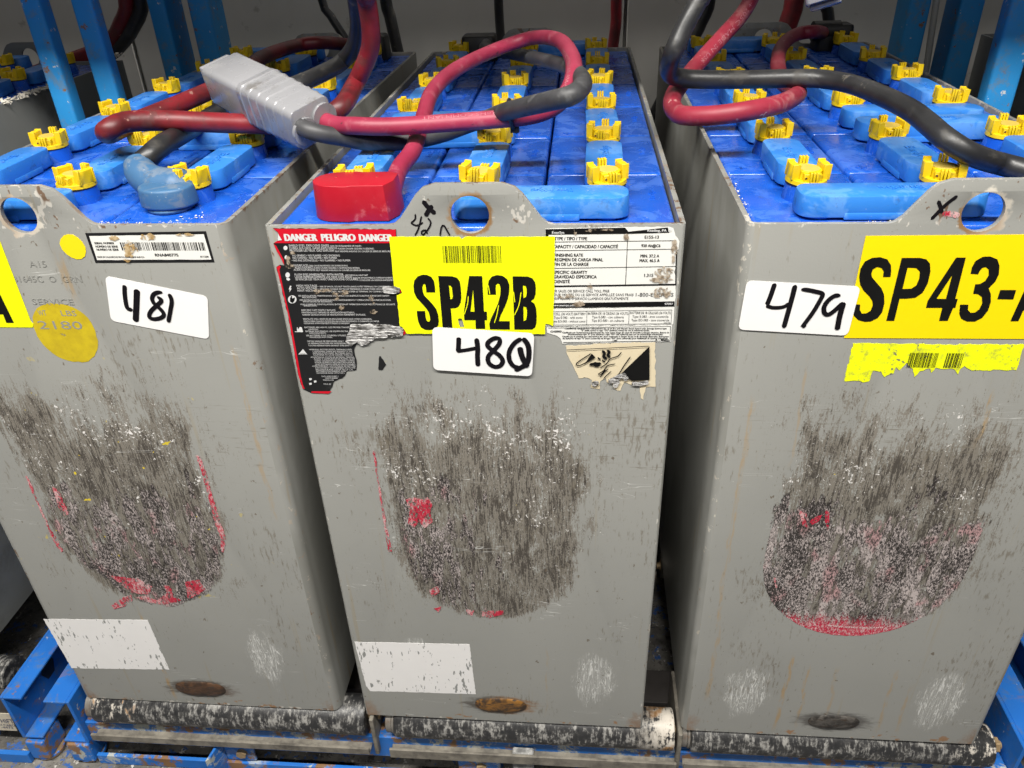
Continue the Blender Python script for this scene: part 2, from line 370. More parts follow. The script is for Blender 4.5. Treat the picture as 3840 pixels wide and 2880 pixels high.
M_BOOT = blue_mat('faded_blue_rubber', (0.035, 0.10, 0.21), (0.055, 0.15, 0.28), 0.5, (0.18, 0.20, 0.22), sc=25, seed=8)
M_YEL = simple('yellow_cap_plastic', (0.70, 0.485, 0.004), 0.42, var=0.10, sc=60, dirt=(0.35, 0.22, 0.02), dirt_amt=0.25)
M_YDUST = simple('dusty_cap_top', (0.50, 0.36, 0.06), 0.8, var=0.2, sc=120)
M_BLK = simple('black_rubber', (0.012, 0.012, 0.012), 0.5, sc=60)
M_HOLE_SHADE = simple('painted_recess_shade', (0.10, 0.035, 0.004), 0.8)  # dark brown painted as the shade inside small holes
M_RED = simple('red_terminal_plastic', (0.36, 0.006, 0.017), 0.42, var=0.10, sc=30, dirt=(0.60, 0.16, 0.16), dirt_amt=0.1)
def cable_mat(name, lo, hi, dust, scuff, rough=0.5, seed=0):
    g = G(name); v = g.st(1, 1, 1, seed); n = g.noise(v, 16, 4, 0.6); c = g.mix(g.sm(0.35, 0.65, n), lo, hi)
    d = g.sm(0.52, 0.68, g.noise(v, 34, 5, 0.7, 0.5)); c = g.mix(d*0.6, c, dust)
    k = g.sm(0.655, 0.68, g.noise(v, 60, 4, 0.65)); c = g.mix(k*0.85, c, scuff)
    return g.done(c, rough+d*0.2, 0, g.noise(v, 300, 3)+d*0.5, 0.2, 0.0005)
M_CRED = cable_mat('red_cable_jacket', (0.24, 0.016, 0.044), (0.30, 0.025, 0.060), (0.40, 0.11, 0.14), (0.09, 0.02, 0.025), 0.48)
M_CRED2 = cable_mat('grimy_red_cable_jacket', (0.075, 0.010, 0.012), (0.20, 0.012, 0.018), (0.075, 0.028, 0.026), (0.30, 0.16, 0.13), 0.45, 3)
M_CRED3 = cable_mat('dusty_crimson_cable_jacket', (0.22, 0.014, 0.030), (0.28, 0.022, 0.042), (0.38, 0.15, 0.15), (0.46, 0.24, 0.22), 0.5, 5)
M_CBLK = cable_mat('black_cable_jacket', (0.014, 0.014, 0.015), (0.026, 0.026, 0.027), (0.055, 0.050, 0.042), (0.10, 0.09, 0.075), 0.38, 7)
M_CGRY = cable_mat('dusty_black_cable_jacket', (0.028, 0.028, 0.03), (0.055, 0.055, 0.058), (0.12, 0.12, 0.12), (0.02, 0.02, 0.02), 0.5, 9)
M_CONN = simple('light_grey_connector_plastic', (0.25, 0.25, 0.262), 0.25, var=0.05, sc=30, dirt=(0.14, 0.13, 0.12), dirt_amt=0.10, coat=0.3)
M_INK = simple('black_print', (0.006, 0.006, 0.006), 0.6, var=0.2, spec=0.12)
M_INKW = simple('white_print', (0.62, 0.62, 0.62), 0.5, var=0.15, sc=200)
M_MARK = simple('black_marker', (0.006, 0.005, 0.007), 0.5, var=0.3, sc=80, spec=0.15)
M_CABLEINK = simple('pale_cable_print', (0.40, 0.14, 0.17), 0.6, var=0.2, sc=200)
def paper(name, col, dirt, amt=0.3, rough=0.5, sc=30, worn=None, wornsc=(260, 70), wornt=0.63, seed=0):
    g = G(name); v = g.st(1, 1, 1, seed)
    c = g.mix(g.noise(v, sc, 4, 0.6), tuple(k*0.93 for k in col), col)
    c = g.mix(g.sm(0.66-amt*0.3, 0.80-amt*0.2, g.noise(v, sc*1.3, 6, 0.75))*amt*1.6, c, dirt)
    if worn:
        m = g.sm(wornt, wornt+0.02, g.noise(g.st(wornsc[0], wornsc[0], wornsc[1], seed+2), 1, 3, 0.6)*0.6+g.noise(v, 18, 3, 0.6)*0.4); c = g.mix(m, c, worn)
    return g.done(c, rough, 0, g.noise(v, 90, 4)+g.noise(v, 14, 2)*2.0, 0.16, 0.0006, spec=0.22)
M_YELLOW = paper('fluorescent_yellow_sticker', (0.84, 0.88, 0.005), (0.35, 0.36, 0.03), 0.16, 0.45, 40)
M_AMBER = paper('amber_yellow_sticker', (0.86, 0.66, 0.003), (0.6, 0.45, 0.02), 0.05, 0.4)
M_YWORN = paper('torn_fluorescent_sticker', (0.80, 0.86, 0.008), (0.22, 0.22, 0.07), 0.5, 0.5, 60, worn=(0.2, 0.2, 0.10), wornsc=(220, 220), wornt=0.60)
M_WHITE = paper('white_sticker', (0.80, 0.79, 0.785), (0.60, 0.58, 0.55), 0.1, 0.4)
M_DATA = paper('white_data_label', (0.74, 0.735, 0.70), (0.42, 0.33, 0.20), 0.25, 0.4, 26)
M_CREAM = paper('yellowed_paper', (0.66, 0.57, 0.40), (0.50, 0.34, 0.15), 0.35, 0.7, 45)
M_WPAINT = paper('worn_white_label', (0.76, 0.745, 0.735), (0.50, 0.42, 0.33), 0.2, 0.6, 35, worn=(0.25, 0.255, 0.245), wornsc=(240, 60), wornt=0.575)
M_BLKLAB = paper('black_label_film', (0.014, 0.014, 0.015), (0.05, 0.05, 0.05), 0.3, 0.35)
M_REDLAB = paper('red_label_film', (0.56, 0.008, 0.022), (0.40, 0.10, 0.08), 0.2, 0.4)
def residue(name, lo, hi, cov):
    g = G(name); n = g.noise(g.st(1, 1, 1), 130, 5, 0.7, 0.6); n2 = g.noise(g.st(1, 1, 1, 3), 320, 3)
    return g.done(g.mix(g.sm(0.35, 0.65, n2), lo, hi), 0.45, 0, n+n2, 0.4, 0.0008, alpha=g.sm(cov, cov+0.08, n)*0.85)
M_GLUE = residue('brown_glue_residue', (0.20, 0.15, 0.10), (0.46, 0.38, 0.29), 0.44)
M_RESIN = residue('amber_resin_stain', (0.38, 0.24, 0.09), (0.58, 0.44, 0.25), 0.42)
M_DOT = paper('yellow_dot_sticker', (0.80, 0.64, 0.01), (0.45, 0.33, 0.03), 0.25, 0.5, 60)
def dot_paint():
    g = G('thin_yellow_paint'); v = g.co(); x, y, z = g.xyz()
    n = g.noise(v, 50, 5, 0.65)
    c = g.mix(g.sm(0.35, 0.65, n), (0.46, 0.34, 0.012), (0.56, 0.43, 0.012))
    c = g.mix(g.sm(0.60, 0.66, g.noise(g.st(160, 160, 60), 1, 4, 0.7))*g.sm(0.60, 0.53, z), c, (0.10, 0.08, 0.05))
    return g.done(c, 0.5, 0, n, 0.2, 0.0004, alpha=g.sm(0.62, 0.56, g.noise(v, 30, 4, 0.7)*0.8+0.05))
M_DOTP = dot_paint()
def foil():
    g = G('torn_silver_foil'); n = g.noise(g.st(120, 120, 700), 1, 5, 0.7); n2 = g.noise(g.st(90, 90, 90), 1, 5, 0.7)
    c = g.mix(g.sm(0.42, 0.56, n*0.6+n2*0.4), (0.06, 0.055, 0.05), (0.62, 0.61, 0.60))
    return g.done(c, 0.4, 0.3, n+n2, 0.9, 0.002)
M_FOIL = foil()
def shield_mat(name, seed, cov, redz=None, ztop=0.47, xr=None, rag=0.0, geo=(-0.01, 0.114, 0.33, 0.2)):
    """what is left of a printed shield decal: black print, white torn backing, holes where steel shows"""
    g = G(name); x, y, z = g.xyz()
    s1 = g.noise(g.st(110, 110, 24, seed), 1, 5, 0.7, 0.4); s2 = g.noise(g.st(24, 24, 11, seed+3), 1, 4, 0.6)
    gr = g.noise(g.st(560, 560, 300, seed+5), 1, 4, 0.7, 0.7)
    gr2 = g.noise(g.st(1000, 1000, 240, seed+6), 1, 3, 0.7)
    k = g.sm(0.45, 0.57, gr*0.62+gr2*0.38+(s2-0.5)*0.35)
    c = g.mix(k, (0.024, 0.020, 0.018), (0.46, 0.40, 0.385))
    pk = g.sm(0.56, 0.66, g.noise(g.st(32, 32, 20, seed+8), 1, 3))
    c = g.mix(pk*k*0.5, c, (0.48, 0.16, 0.18))
    if redz is not None:
        r = g.sm(redz+0.014, redz-0.010, z+(gr-0.5)*0.05+(s1-0.5)*0.05)
        c = g.mix(r, c, g.mix(g.sm(0.47, 0.58, gr*0.6+gr2*0.4), (0.46, 0.012, 0.045), (0.62, 0.36, 0.37)))
    a = g.sm(cov+0.02, cov-0.02, s1*0.56+s2*0.32+gr*0.12+g.sm(ztop-0.09, ztop+0.02, z+(s2-0.5)*0.12)*0.30)
    if xr is not None: a = a*g.sm(xr+0.012, xr-0.012, x+(s1-0.5)*0.34+(s2-0.5)*0.30)
    if rag:
        kk = g.mn(g.mx((geo[2]-z)/(geo[2]-geo[3]), 0.0), 1.0); ed = geo[1]*g.math('SQRT', 1.0-kk*kk)-g.absv(x-geo[0])
        a = a*g.sm(0.0, 0.006, ed+(s1-0.5)*rag*2.2+(s2-0.5)*rag*2.5-rag*0.35)
    if redz is not None: a = g.mx(a, g.sm(redz+0.03, redz-0.005, z+(s1-0.5)*0.06))
    return g.done(c, 0.6, 0, gr*0.6+k, 0.6, 0.0006, alpha=a)
M_SH = {'L': shield_mat('worn_shield_decal_left', 2.0, 0.515, ztop=0.46, rag=0.022), 'C': shield_mat('worn_shield_decal_centre', 5.0, 0.53, ztop=0.48, xr=-0.05, rag=0.05), 'R': shield_mat('worn_shield_decal_right', 9.0, 0.545, redz=0.224, ztop=0.46)}
def redworn():
    g = G('worn_red_decal_edge'); gr = g.noise(g.st(420, 420, 260), 1, 4, 0.7, 0.5); s = g.noise(g.st(40, 40, 30), 1, 3)
    c = g.mix(g.sm(0.44, 0.56, gr*0.6+s*0.4), (0.46, 0.012, 0.04), (0.60, 0.40, 0.40))
    c = g.mix(g.sm(0.40, 0.33, gr), c, (0.05, 0.02, 0.02))
    return g.done(c, 0.5, 0, gr, 0.5, 0.0006, alpha=g.sm(0.56, 0.49, gr*0.5+g.noise(g.st(150, 150, 60, 3), 1, 4, 0.7)*0.5))
M_REDW = redworn()
def rust_boss(name, brown, orange):
    g = G(name); n = g.noise(g.co(), 55, 5, 0.65, 0.8); n2 = g.noise(g.st(90, 90, 300), 1, 4)
    c = g.mix(g.sm(0.40, 0.62, n), brown, orange); c = g.mix(g.sm(0.55, 0.65, n2), c, (0.05, 0.035, 0.025))
    return g.done(c, g.sm(0.3, 0.7, n2, 0.35, 0.7), 0.25, n+n2*0.5, 0.5, 0.0012)
M_BOSS = {'C': rust_boss('rusty_rub_boss', (0.045, 0.028, 0.018), (0.26, 0.12, 0.025)), 'L': rust_boss('dark_brown_rub_boss', (0.040, 0.024, 0.016), (0.10, 0.05, 0.025)), 'R': rust_boss('sooty_rub_boss', (0.018, 0.016, 0.014), (0.10, 0.09, 0.08))}
def rack_mat():
    g = G('chipped_blue_rack_paint'); v = g.co(); n = g.noise(v, 7, 4, 0.6)
    c = g.mix(n, (0.008, 0.17, 0.48), (0.028, 0.30, 0.66))
    d = g.noise(v, 26, 6, 0.75, 0.3)
    c = g.mix(g.sm(0.52, 0.64, d)*0.55, c, (0.14, 0.19, 0.22))
    c = g.mix(g.sm(0.62, 0.67, g.noise(g.st(1, 1, 1, 4), 38, 5, 0.7)), c, (0.20, 0.10, 0.04))
    c = g.mix(g.sm(0.66, 0.69, g.noise(g.st(1, 1, 1, 8), 60, 4, 0.7))*0.9, c, (0.55, 0.56, 0.55))
    return g.done(c, 0.42+d*0.2, 0, d, 0.3, 0.001)
M_RACK = rack_mat()
def rail_mat():
    g = G('grimy_blue_rail_paint'); v = g.co(); n = g.noise(v, 9, 4, 0.6); d = g.noise(v, 30, 5, 0.75, 0.5)
    c = g.mix(n, (0.006, 0.095, 0.40), (0.018, 0.165, 0.55))
    c = g.mix(g.sm(0.50, 0.64, d)*0.5, c, (0.10, 0.14, 0.17))
    c = g.mix(g.sm(0.59, 0.65, g.noise(g.st(1, 1, 1, 4), 30, 5, 0.7))*g.sm(0.06, 0.0, g.xyz()[1], 0.25, 1.0), c, (0.20, 0.11, 0.05))
    c = g.mix(g.sm(0.66, 0.69, g.noise(g.st(1, 1, 1, 8), 55, 4, 0.7))*0.8, c, (0.50, 0.51, 0.50))
    return g.done(c, 0.42+d*0.2, 0, d, 0.3, 0.001)
M_RAIL = rail_mat()
def rack_front():
    g = G('scuffed_blue_front_beam'); v = g.co(); n = g.noise(v, 7, 4, 0.6)
    c = g.mix(n, (0.008, 0.10, 0.42), (0.022, 0.18, 0.55))
    d = g.noise(v, 40, 6, 0.75, 0.6)
    c = g.mix(g.sm(0.50, 0.58, d)*g.sm(0.44, 0.56, g.noise(v, 9, 3)), c, (0.42, 0.44, 0.40))
    c = g.mix(g.sm(0.53, 0.60, g.noise(g.st(1, 1, 1, 4), 26, 5, 0.7)), c, (0.22, 0.12, 0.055))
    return g.done(c, 0.5, 0, d, 0.4, 0.001)
M_BEAM = rack_front()
def roller_mat(name, white, seed):
    g = G(name); n = g.noise(g.st(60, 60, 60, seed), 1, 6, 0.75); s = g.noise(g.st(220, 60, 60, seed+2), 1, 4, 0.7); b = g.noise(g.st(5, 5, 5, seed), 1, 3)
    x, y, z = g.xyz()
    c = g.mix(g.sm(0.4, 0.7, n), (0.022, 0.022, 0.023), (0.06, 0.058, 0.056))
    c = g.mix(g.sm(0.49, 0.60, n*0.5+s*0.5)*0.75, c, (0.34, 0.33, 0.31))
    e = g.sm(0.12, 0.19, x+(b-0.5)*0.06) if white > 0 else g.sm(-0.135, -0.165, x+(b-0.5)*0.07)
    k = g.sm(0.60-0.15*abs(white), 0.64-0.12*abs(white), n*0.6+s*0.4+0.02)
    c = g.mix(e*k*0.95, c, g.mix(g.sm(0.58, 0.66, g.noise(g.st(24, 24, 24, seed+6), 1, 3)), (0.58, 0.53, 0.46), (0.36, 0.19, 0.07)))
    return g.done(c, g.sm(0.3, 0.7, s, 0.3, 0.6), 0.1, n+s, 0.4, 0.0008)
M_ROLL = [roller_mat('black_roller_scuffed', -0.35, 1.0), roller_mat('black_roller_crusted_white', 0.95, 5.0), roller_mat('black_roller_grey_ends', 0.45, 9.0)]
M_STEEL = simple('dirty_galvanised_steel', (0.20, 0.185, 0.165), 0.5, 0.35, var=0.35, sc=45, dirt=(0.16, 0.09, 0.05), dirt_amt=0.35, bstr=0.3)
M_LIP = simple('scuffed_roller_tray_steel', (0.22, 0.20, 0.165), 0.6, 0.15, var=0.5, sc=40, dirt=(0.045, 0.04, 0.035), dirt_amt=0.8, bstr=0.4)
M_BOLT = simple('rusty_bolt_steel', (0.34, 0.24, 0.13), 0.5, 0.4, var=0.3, sc=120)
M_DARK = simple('dark_stained_steel', (0.055, 0.048, 0.045), 0.55, 0.1, var=0.4, sc=25, bstr=0.3)
M_CRUST = simple('white_acid_crust', (0.66, 0.62, 0.54), 0.9, var=0.2, sc=150)
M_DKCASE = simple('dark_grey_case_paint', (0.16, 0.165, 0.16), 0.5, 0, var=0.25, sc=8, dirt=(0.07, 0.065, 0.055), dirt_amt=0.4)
def wall_mat():
    g = G('stained_grey_wall_panel'); v = g.co(); n = g.noise(v, 2.5, 5, 0.65); s = g.noise(g.st(9, 9, 1.2), 1, 4, 0.6)
    c = g.mix(n*0.6+s*0.4, (0.42, 0.41, 0.38), (0.66, 0.64, 0.60))
    c = g.mix(g.sm(0.62, 0.70, g.noise(v, 14, 5, 0.7))*0.4, c, (0.14, 0.12, 0.10))
    return g.done(c, 0.6, 0, n, 0.2, 0.002)
M_WALL = wall_mat()
def floor_mat():
    g = G('worn_concrete_floor'); v = g.co(); n = g.noise(v, 12, 6, 0.7); f = g.noise(v, 90, 5, 0.75)
    c = g.mix(g.sm(0.3, 0.7, n), (0.055, 0.052, 0.047), (0.24, 0.225, 0.20))
    c = g.mix(g.sm(0.54, 0.62, f)*0.8, c, (0.03, 0.028, 0.025)); c = g.mix(g.sm(0.62, 0.65, g.noise(v, 70, 4, 0.7)), c, (0.5, 0.48, 0.44)); c = g.mix(g.sm(0.57, 0.60, g.noise(g.st(1, 1, 1, 5), 34, 5, 0.75)), c, (0.03, 0.10, 0.32))
    return g.done(c, 0.75, 0, n+f, 0.6, 0.003)
M_FLOOR = floor_mat()

# ------------------------------------------------------------------ the setting
tag(obj('floor', MB().box(-3.5, 3.5, -3.0, 2.6, -0.2, -0.15).mesh('floor'), M_FLOOR), kind='structure')
wm = MB().box(-3.5, 3.5, 1.34, 1.4, -0.15, 3.2)
wall = tag(obj('back_wall', wm.mesh('back_wall'), M_WALL), kind='structure')
for px0 in (-2.2, -1.0, 0.2, 1.4):       # panels of the wall, standing proud with open joints
    obj('wall_panel', MB().box(px0+0.004, px0+1.196, 1.325, 1.3385, -0.149, 2.4).mesh('wall_panel', bevel=0.002, seg=1), M_WALL, wall)

# ------------------------------------------------------------------ battery pieces (shared meshes)
LIDZ = H-0.0045
CW, CL = 0.1255, 0.158                    # cell pitch across and along
def cell_xy(c, r): return ((c-1)*CW, 0.0075+CL*(r+0.5))
def lid_mesh():
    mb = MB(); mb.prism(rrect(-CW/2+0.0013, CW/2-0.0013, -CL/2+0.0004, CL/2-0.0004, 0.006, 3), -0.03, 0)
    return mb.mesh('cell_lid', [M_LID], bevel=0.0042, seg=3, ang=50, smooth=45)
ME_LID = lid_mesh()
NECK = 0.0165
def neck_mesh():
    mb = MB(); mb.cyl((0, 0), 0.0205, -0.0003, NECK-0.0016, 26, r2=0.0184); mb.cyl((0, 0), 0.0190, NECK-0.0015, NECK, 26, 1)
    return mb.mesh('vent_neck', [M_LID, M_BLK], smooth=40)
ME_NECK = neck_mesh()
def cap_mesh():
    mb = MB(); mb.cyl((0, 0), 0.0196, 0.0, 0.0034, 30, r2=0.0192)                        # flange
    mb.cyl((0, 0), 0.0136, 0.0032, 0.0098, 22, r2=0.0130); mb.cyl((0, 0), 0.0112, 0.0097, 0.0102, 16, 1)
    for s in (-1, 1):                                                                     # finger tabs
        mb.prism([(s*0.0118, -0.0092), (s*0.0178, -0.0078), (s*0.0192, 0), (s*0.0178, 0.0078), (s*0.0118, 0.0092)][::s], 0.0030, 0.0138, top=1.03)
        for q in (-1, 1): mb.box(s*0.0150-0.0034, s*0.0150+0.0038, q*0.0086-0.0011, q*0.0086+0.0011, 0.0030, 0.0146)
        mb.box(-0.0085, 0.0085, s*0.0125-0.0030, s*0.0125+0.0030, 0.0030, 0.0088)         # shoulders between the tabs
        for k in (-1, 0, 1):                                                              # rib combs
            mb.box(k*0.0030-0.0011, k*0.0030+0.0011, s*0.0155-0.0032, s*0.0155+0.0024, 0.0030, 0.0108 if s < 0 else 0.0150)
    mb.box(-0.0080, -0.0056, -0.0160, -0.0135, 0.0052, 0.0072, 2)  # solid dark block painted as the shade of a small hole
    mb.v = [(a, b, c*1.28) for a, b, c in mb.v]
    return mb.mesh('vent_cap', [M_YEL, M_YDUST, M_HOLE_SHADE], bevel=0.0006, seg=1, ang=35, smooth=38)
ME_CAP = cap_mesh()
def cover_mesh(L, wd, name, hgt=0.0185):
    mb = MB(); mb.prism(rrect(-L/2, L/2, -wd/2, wd/2, wd*0.36, 6), 0.0025, hgt, top=0.985)
    mb.box(-L*0.22, L*0.26, -wd/2-0.0006, wd/2+0.0006, 0.0006, 0.0075)                    # deeper skirt in the middle
    for s in (-1, 1): mb.cyl((s*(L/2-wd*0.5), 0), wd*0.43, 0.0, 0.0028, 20, 1)            # black seat around the post
    return mb.mesh(name, [M_COV, M_BLK], bevel=0.0022, seg=2, ang=55, smooth=40)
ME_COV = cover_mesh(0.108, 0.040, 'connector_cover', 0.0225)
ME_BAR = cover_mesh(CW+0.040, 0.040, 'bridge_cover', 0.0225)
mb = MB()
mb.box(-0.006, 0.006, -0.0011, 0.0011, 0, 0.0006); mb.box(-0.0011, 0.0011, -0.006, 0.006, 0, 0.0006)
ME_PLUS = mb.mesh('plus_mark', [M_LID], weld=0)

# text: every string becomes a mesh once, all in one evaluation
_TX = {}
def _prep(strings):
    todo = []
    for s in strings:
        if s in _TX: continue
        c = bpy.data.curves.new('t', 'FONT'); c.body = s; c.size = 1.0; c.resolution_u = 2; c.fill_mode = 'FRONT'
        o = bpy.data.objects.new('t', c); COL.objects.link(o); todo.append((s, o))
    bpy.context.view_layer.update(); dg = bpy.context.evaluated_depsgraph_get()
    for s, o in todo:
        me = bpy.data.meshes.new_from_object(o.evaluated_get(dg))
        vs = [(v.co.x, v.co.y) for v in me.vertices]; fs = [tuple(p.vertices) for p in me.polygons]
        bpy.data.meshes.remove(me); c = o.data; bpy.data.objects.remove(o); bpy.data.curves.remove(c)
        _TX[s] = (vs, fs, min(v[0] for v in vs), max(v[0] for v in vs))
_prep(['H', 'EnerSys']); CAPH = max(v[1] for v in _TX['H'][0])
def put_text(mb, s, x0, x1, z0, h, y, mi=0, fmap=None, bold=0.0):
    """string s fitted between x0 and x1, baseline z0, capital height h, on the plane y"""
    _prep([s]); vs, fs, a, b = _TX[s]
    for dx in ([0] if not bold else [-bold*0.5, 0, bold*0.5]):
        P = [(x0+(v[0]-a)/(b-a)*(x1-x0)+dx, y-dx*0.02, z0+v[1]/CAPH*h) for v in vs]
        if fmap: P = [fmap(*p) for p in P]
        mb.add(P, fs, mi)
def flat_text(s, wd, h, th, mat):
    mb = MB(); _prep([s]); vs, fs, a, b = _TX[s]
    mb.add([((v[0]-a)/(b-a)*wd-wd/2, v[1]/CAPH*h-h/2, th) for v in vs], fs)
    me = mb.mesh('logo', [mat], weld=0)
    bm = bmesh.new(); bm.from_mesh(me); r = bmesh.ops.extrude_face_region(bm, geom=bm.faces[:])
    bmesh.ops.translate(bm, verts=[e for e in r['geom'] if isinstance(e, bmesh.types.BMVert)], vec=(0, 0, -th)); bmesh.ops.recalc_face_normals(bm, faces=bm.faces); bm.to_mesh(me); bm.free()
    return me
ME_LOGO = flat_text('EnerSys', 0.040, 0.0095, 0.0011, M_COV)
ME_LOGOL = flat_text('EnerSys', 0.026, 0.0062, 0.0006, M_LID)

def case_mesh(cx, rc, mat, side=None):
    """open steel tray: front and back plates with lifting ears, rounded corners, 5 mm wall"""
    r = rc; hx = W/2
    def plate(ex, zb, zt):
        e = [(-hx+r, zb), (hx-r, zb), (hx-r, zt)]
        base, top, he = 0.069, 0.0385, 0.0385
        e += [(ex+base+0.008, zt), (ex+base+0.002, zt+0.0012), (ex+base-0.004, zt+0.006), (ex+top+0.010, zt+he-0.010), (ex+top+0.003, zt+he-0.0035), (ex+top-0.008, zt+he),
              (ex-top+0.008, zt+he), (ex-top-0.003, zt+he-0.0035), (ex-top-0.010, zt+he-0.010), (ex-base+0.004, zt+0.006), (ex-base-0.002, zt+0.0012), (ex-base-0.008, zt), (-hx+r, zt)]
        return e, circ(ex, 0.7352, 0.0176, n=32)
    mb = MB()
    o, h = plate(cx, 0, H); mb.sheet(o, [h], 0.0)
    o, h = plate(0.0, 0, H); mbk = MB(); mbk.sheet(o, [h], 0.0)
    mb.add([(-v[0], D, v[2]) for v in mbk.v], mbk.f)
    n = 7; arcs = []
    for (ax, ay, a0) in ((hx-r, r, 270), (hx-r, D-r, 0), (-hx+r, D-r, 90), (-hx+r, r, 180)):
        arcs.append([(ax+r*math.cos(math.radians(a0+90*i/n)), ay+r*math.sin(math.radians(a0+90*i/n))) for i in range(n+1)])
    def strip(P):
        vs = [(p[0], p[1], 0) for p in P]+[(p[0], p[1], H) for p in P]; k = len(P)
        mb.add(vs, [(i, i+1, k+i+1, k+i) for i in range(k-1)])
    strip(arcs[0]+arcs[1]); strip(arcs[2]+arcs[3])
    me = mb.mesh('steel_case', [mat], weld=2e-5)
    bm = bmesh.new(); bm.from_mesh(me)
    bm.normal_update()
    r_ = bmesh.ops.solidify(bm, geom=bm.faces[:], thickness=0.005); bm.normal_update()
    bm.to_mesh(me); bm.free()
    if max(v.co.y for v in me.vertices) > D+0.002:      # thickness went outwards: rebuild inwards
        me = mb.mesh('steel_case', [mat], weld=2e-5); bm = bmesh.new(); bm.from_mesh(me); bmesh.ops.solidify(bm, geom=bm.faces[:], thickness=-0.005); bm.to_mesh(me); bm.free()
    bm = bmesh.new(); bm.from_mesh(me); bmesh.ops.recalc_face_normals(bm, faces=bm.faces)
    es = [e for e in bm.edges if len(e.link_faces) == 2 and e.calc_face_angle(0) > math.radians(60) and min(v.co.z for v in e.verts) > 0.6]
    bmesh.ops.bevel(bm, geom=es, offset=0.0011, segments=2, affect='EDGES', profile=0.5, clamp_overlap=True)
    for f in bm.faces:
        f.smooth = True
        if side and f.calc_center_median().y > 0.0004: f.material_index = 1
    for e in bm.edges:
        if len(e.link_faces) == 2: e.smooth = e.calc_face_angle(0) < math.radians(28)
    bm.to_mesh(me); bm.free()
    if side: me.materials.append(side)
    mb2 = MB().box(-hx+0.006, hx-0.006, 0.006, D-0.006, 0.0005, 0.0055); me2 = mb2.mesh('x')
    return me, me2

def terminal_boot(parent, c, r, end, mat, name):
    """moulded two-lobe terminal boot over a cell post with the cable leaving towards the back-left"""
    x, y = cell_xy(c, r); y += end*0.047
    mb = MB(); mb.cyl((0, 0), 0.0285, 0.004, 0.021, 28, r2=0.027)
    mb.cyl((0, 0), 0.024, 0.0, 0.0045, 24, 1)
    o = obj(name, mb.mesh(name, [mat, M_BLK], bevel=0.003, seg=2, ang=50, smooth=45), None, parent, (x, y, LIDZ))
    return o

def build_battery(b, label, flip, case_mat_, eye, rc, detail=True, pos=None, skip=(), rows=range(6)):
    loc = (pos or BAT[b])
    t = thing('forklift_battery', label, 'battery', (loc[0], loc[1], 0), loc[2] if len(loc) > 2 else 0, 'forklift batteries on the roller rack')
    me, me2 = case_mesh(eye, rc, case_mat_, M_SIDE.get(b)); obj('steel_case', me, None, t); obj('case_floor', me2, M_SIDE.get(b, case_mat_), t)
    R = random.Random(sum(map(ord, b)))
    F = (lambda c: 2-c) if flip else (lambda c: c)          # layout of the middle battery, mirrored for its neighbours
    for r in rows:
        for c in range(3):
            x, y = cell_xy(c, r)
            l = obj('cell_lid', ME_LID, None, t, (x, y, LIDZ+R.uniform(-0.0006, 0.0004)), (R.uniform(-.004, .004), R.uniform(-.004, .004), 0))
            obj('vent_neck', ME_NECK, None, l, (0, 0, 0))
            if (c, r) not in skip:
                obj('vent_cap', ME_CAP, None, l, (0, 0, NECK), (R.uniform(-.05, .05), R.uniform(-.05, .05), R.choice((0, 0, 0, math.pi))+R.uniform(-0.35, 0.35)))
            if detail and r < 4:
                obj('plus_mark', ME_PLUS, None, l, (0.043*R.choice((1, -1)), -0.062, 0))
                obj('logo', ME_LOGOL, None, l, (0.045, 0.01, 0), (0, 0, math.pi/2))
    def cov(c, r):                                             # between row r and r+1
        x, y = cell_xy(F(c), r); y += CL/2
        o = obj('connector_cover', ME_COV, None, t, (x+R.uniform(-.001, .001), y, LIDZ), (0, 0, math.pi/2+R.uniform(-.03, .03)+(math.pi if flip else 0)))
        if r < 4: obj('logo', ME_LOGO, None, o, (0.008, 0, 0.0223))
    def bar(c, y, rz=0):
        x = (F(c)+F(c+1)-2)*CW/2
        o = obj('bridge_cover', ME_BAR, None, t, (x, y, LIDZ), (0, 0, math.pi+rz))
        if y < 0.7: obj('logo', ME_LOGO, None, o, (-0.01, -0.003, 0.0223))
    for r in range(5):
        cov(2, r)
        if r != 1: cov(0, r); cov(1, r)
    y0 = lambda r, e: cell_xy(0, r)[1]+e*0.047
    bar(1, y0(0, -1)); bar(0, y0(1, 1)+0.004, 0.02); bar(0, y0(2, -1)-0.002, -0.015); bar(1, y0(5, 1))
    return t

B = {}
B['C'] = build_battery('C', 'middle grey battery with a fluorescent yellow sticker reading SP42B', False, CASE['C'], 0.0, 0.004, skip=((0, 0),) and ())
B['L'] = build_battery('L', 'grey battery numbered 481 with a serial number barcode label', True, CASE['L'], -0.009, 0.012)
B['R'] = build_battery('R', 'grey battery numbered 479 with an amber sticker reading SP43-A', True, CASE['R'], 0.003, 0.009)
# neighbours half hidden behind the rack posts
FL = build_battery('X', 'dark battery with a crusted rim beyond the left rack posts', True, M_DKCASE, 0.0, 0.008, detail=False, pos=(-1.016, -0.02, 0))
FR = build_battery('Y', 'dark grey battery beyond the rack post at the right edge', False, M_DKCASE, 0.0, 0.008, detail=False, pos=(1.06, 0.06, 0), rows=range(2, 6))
FR['group'] = FL['group'] = 'forklift batteries on the roller rack'

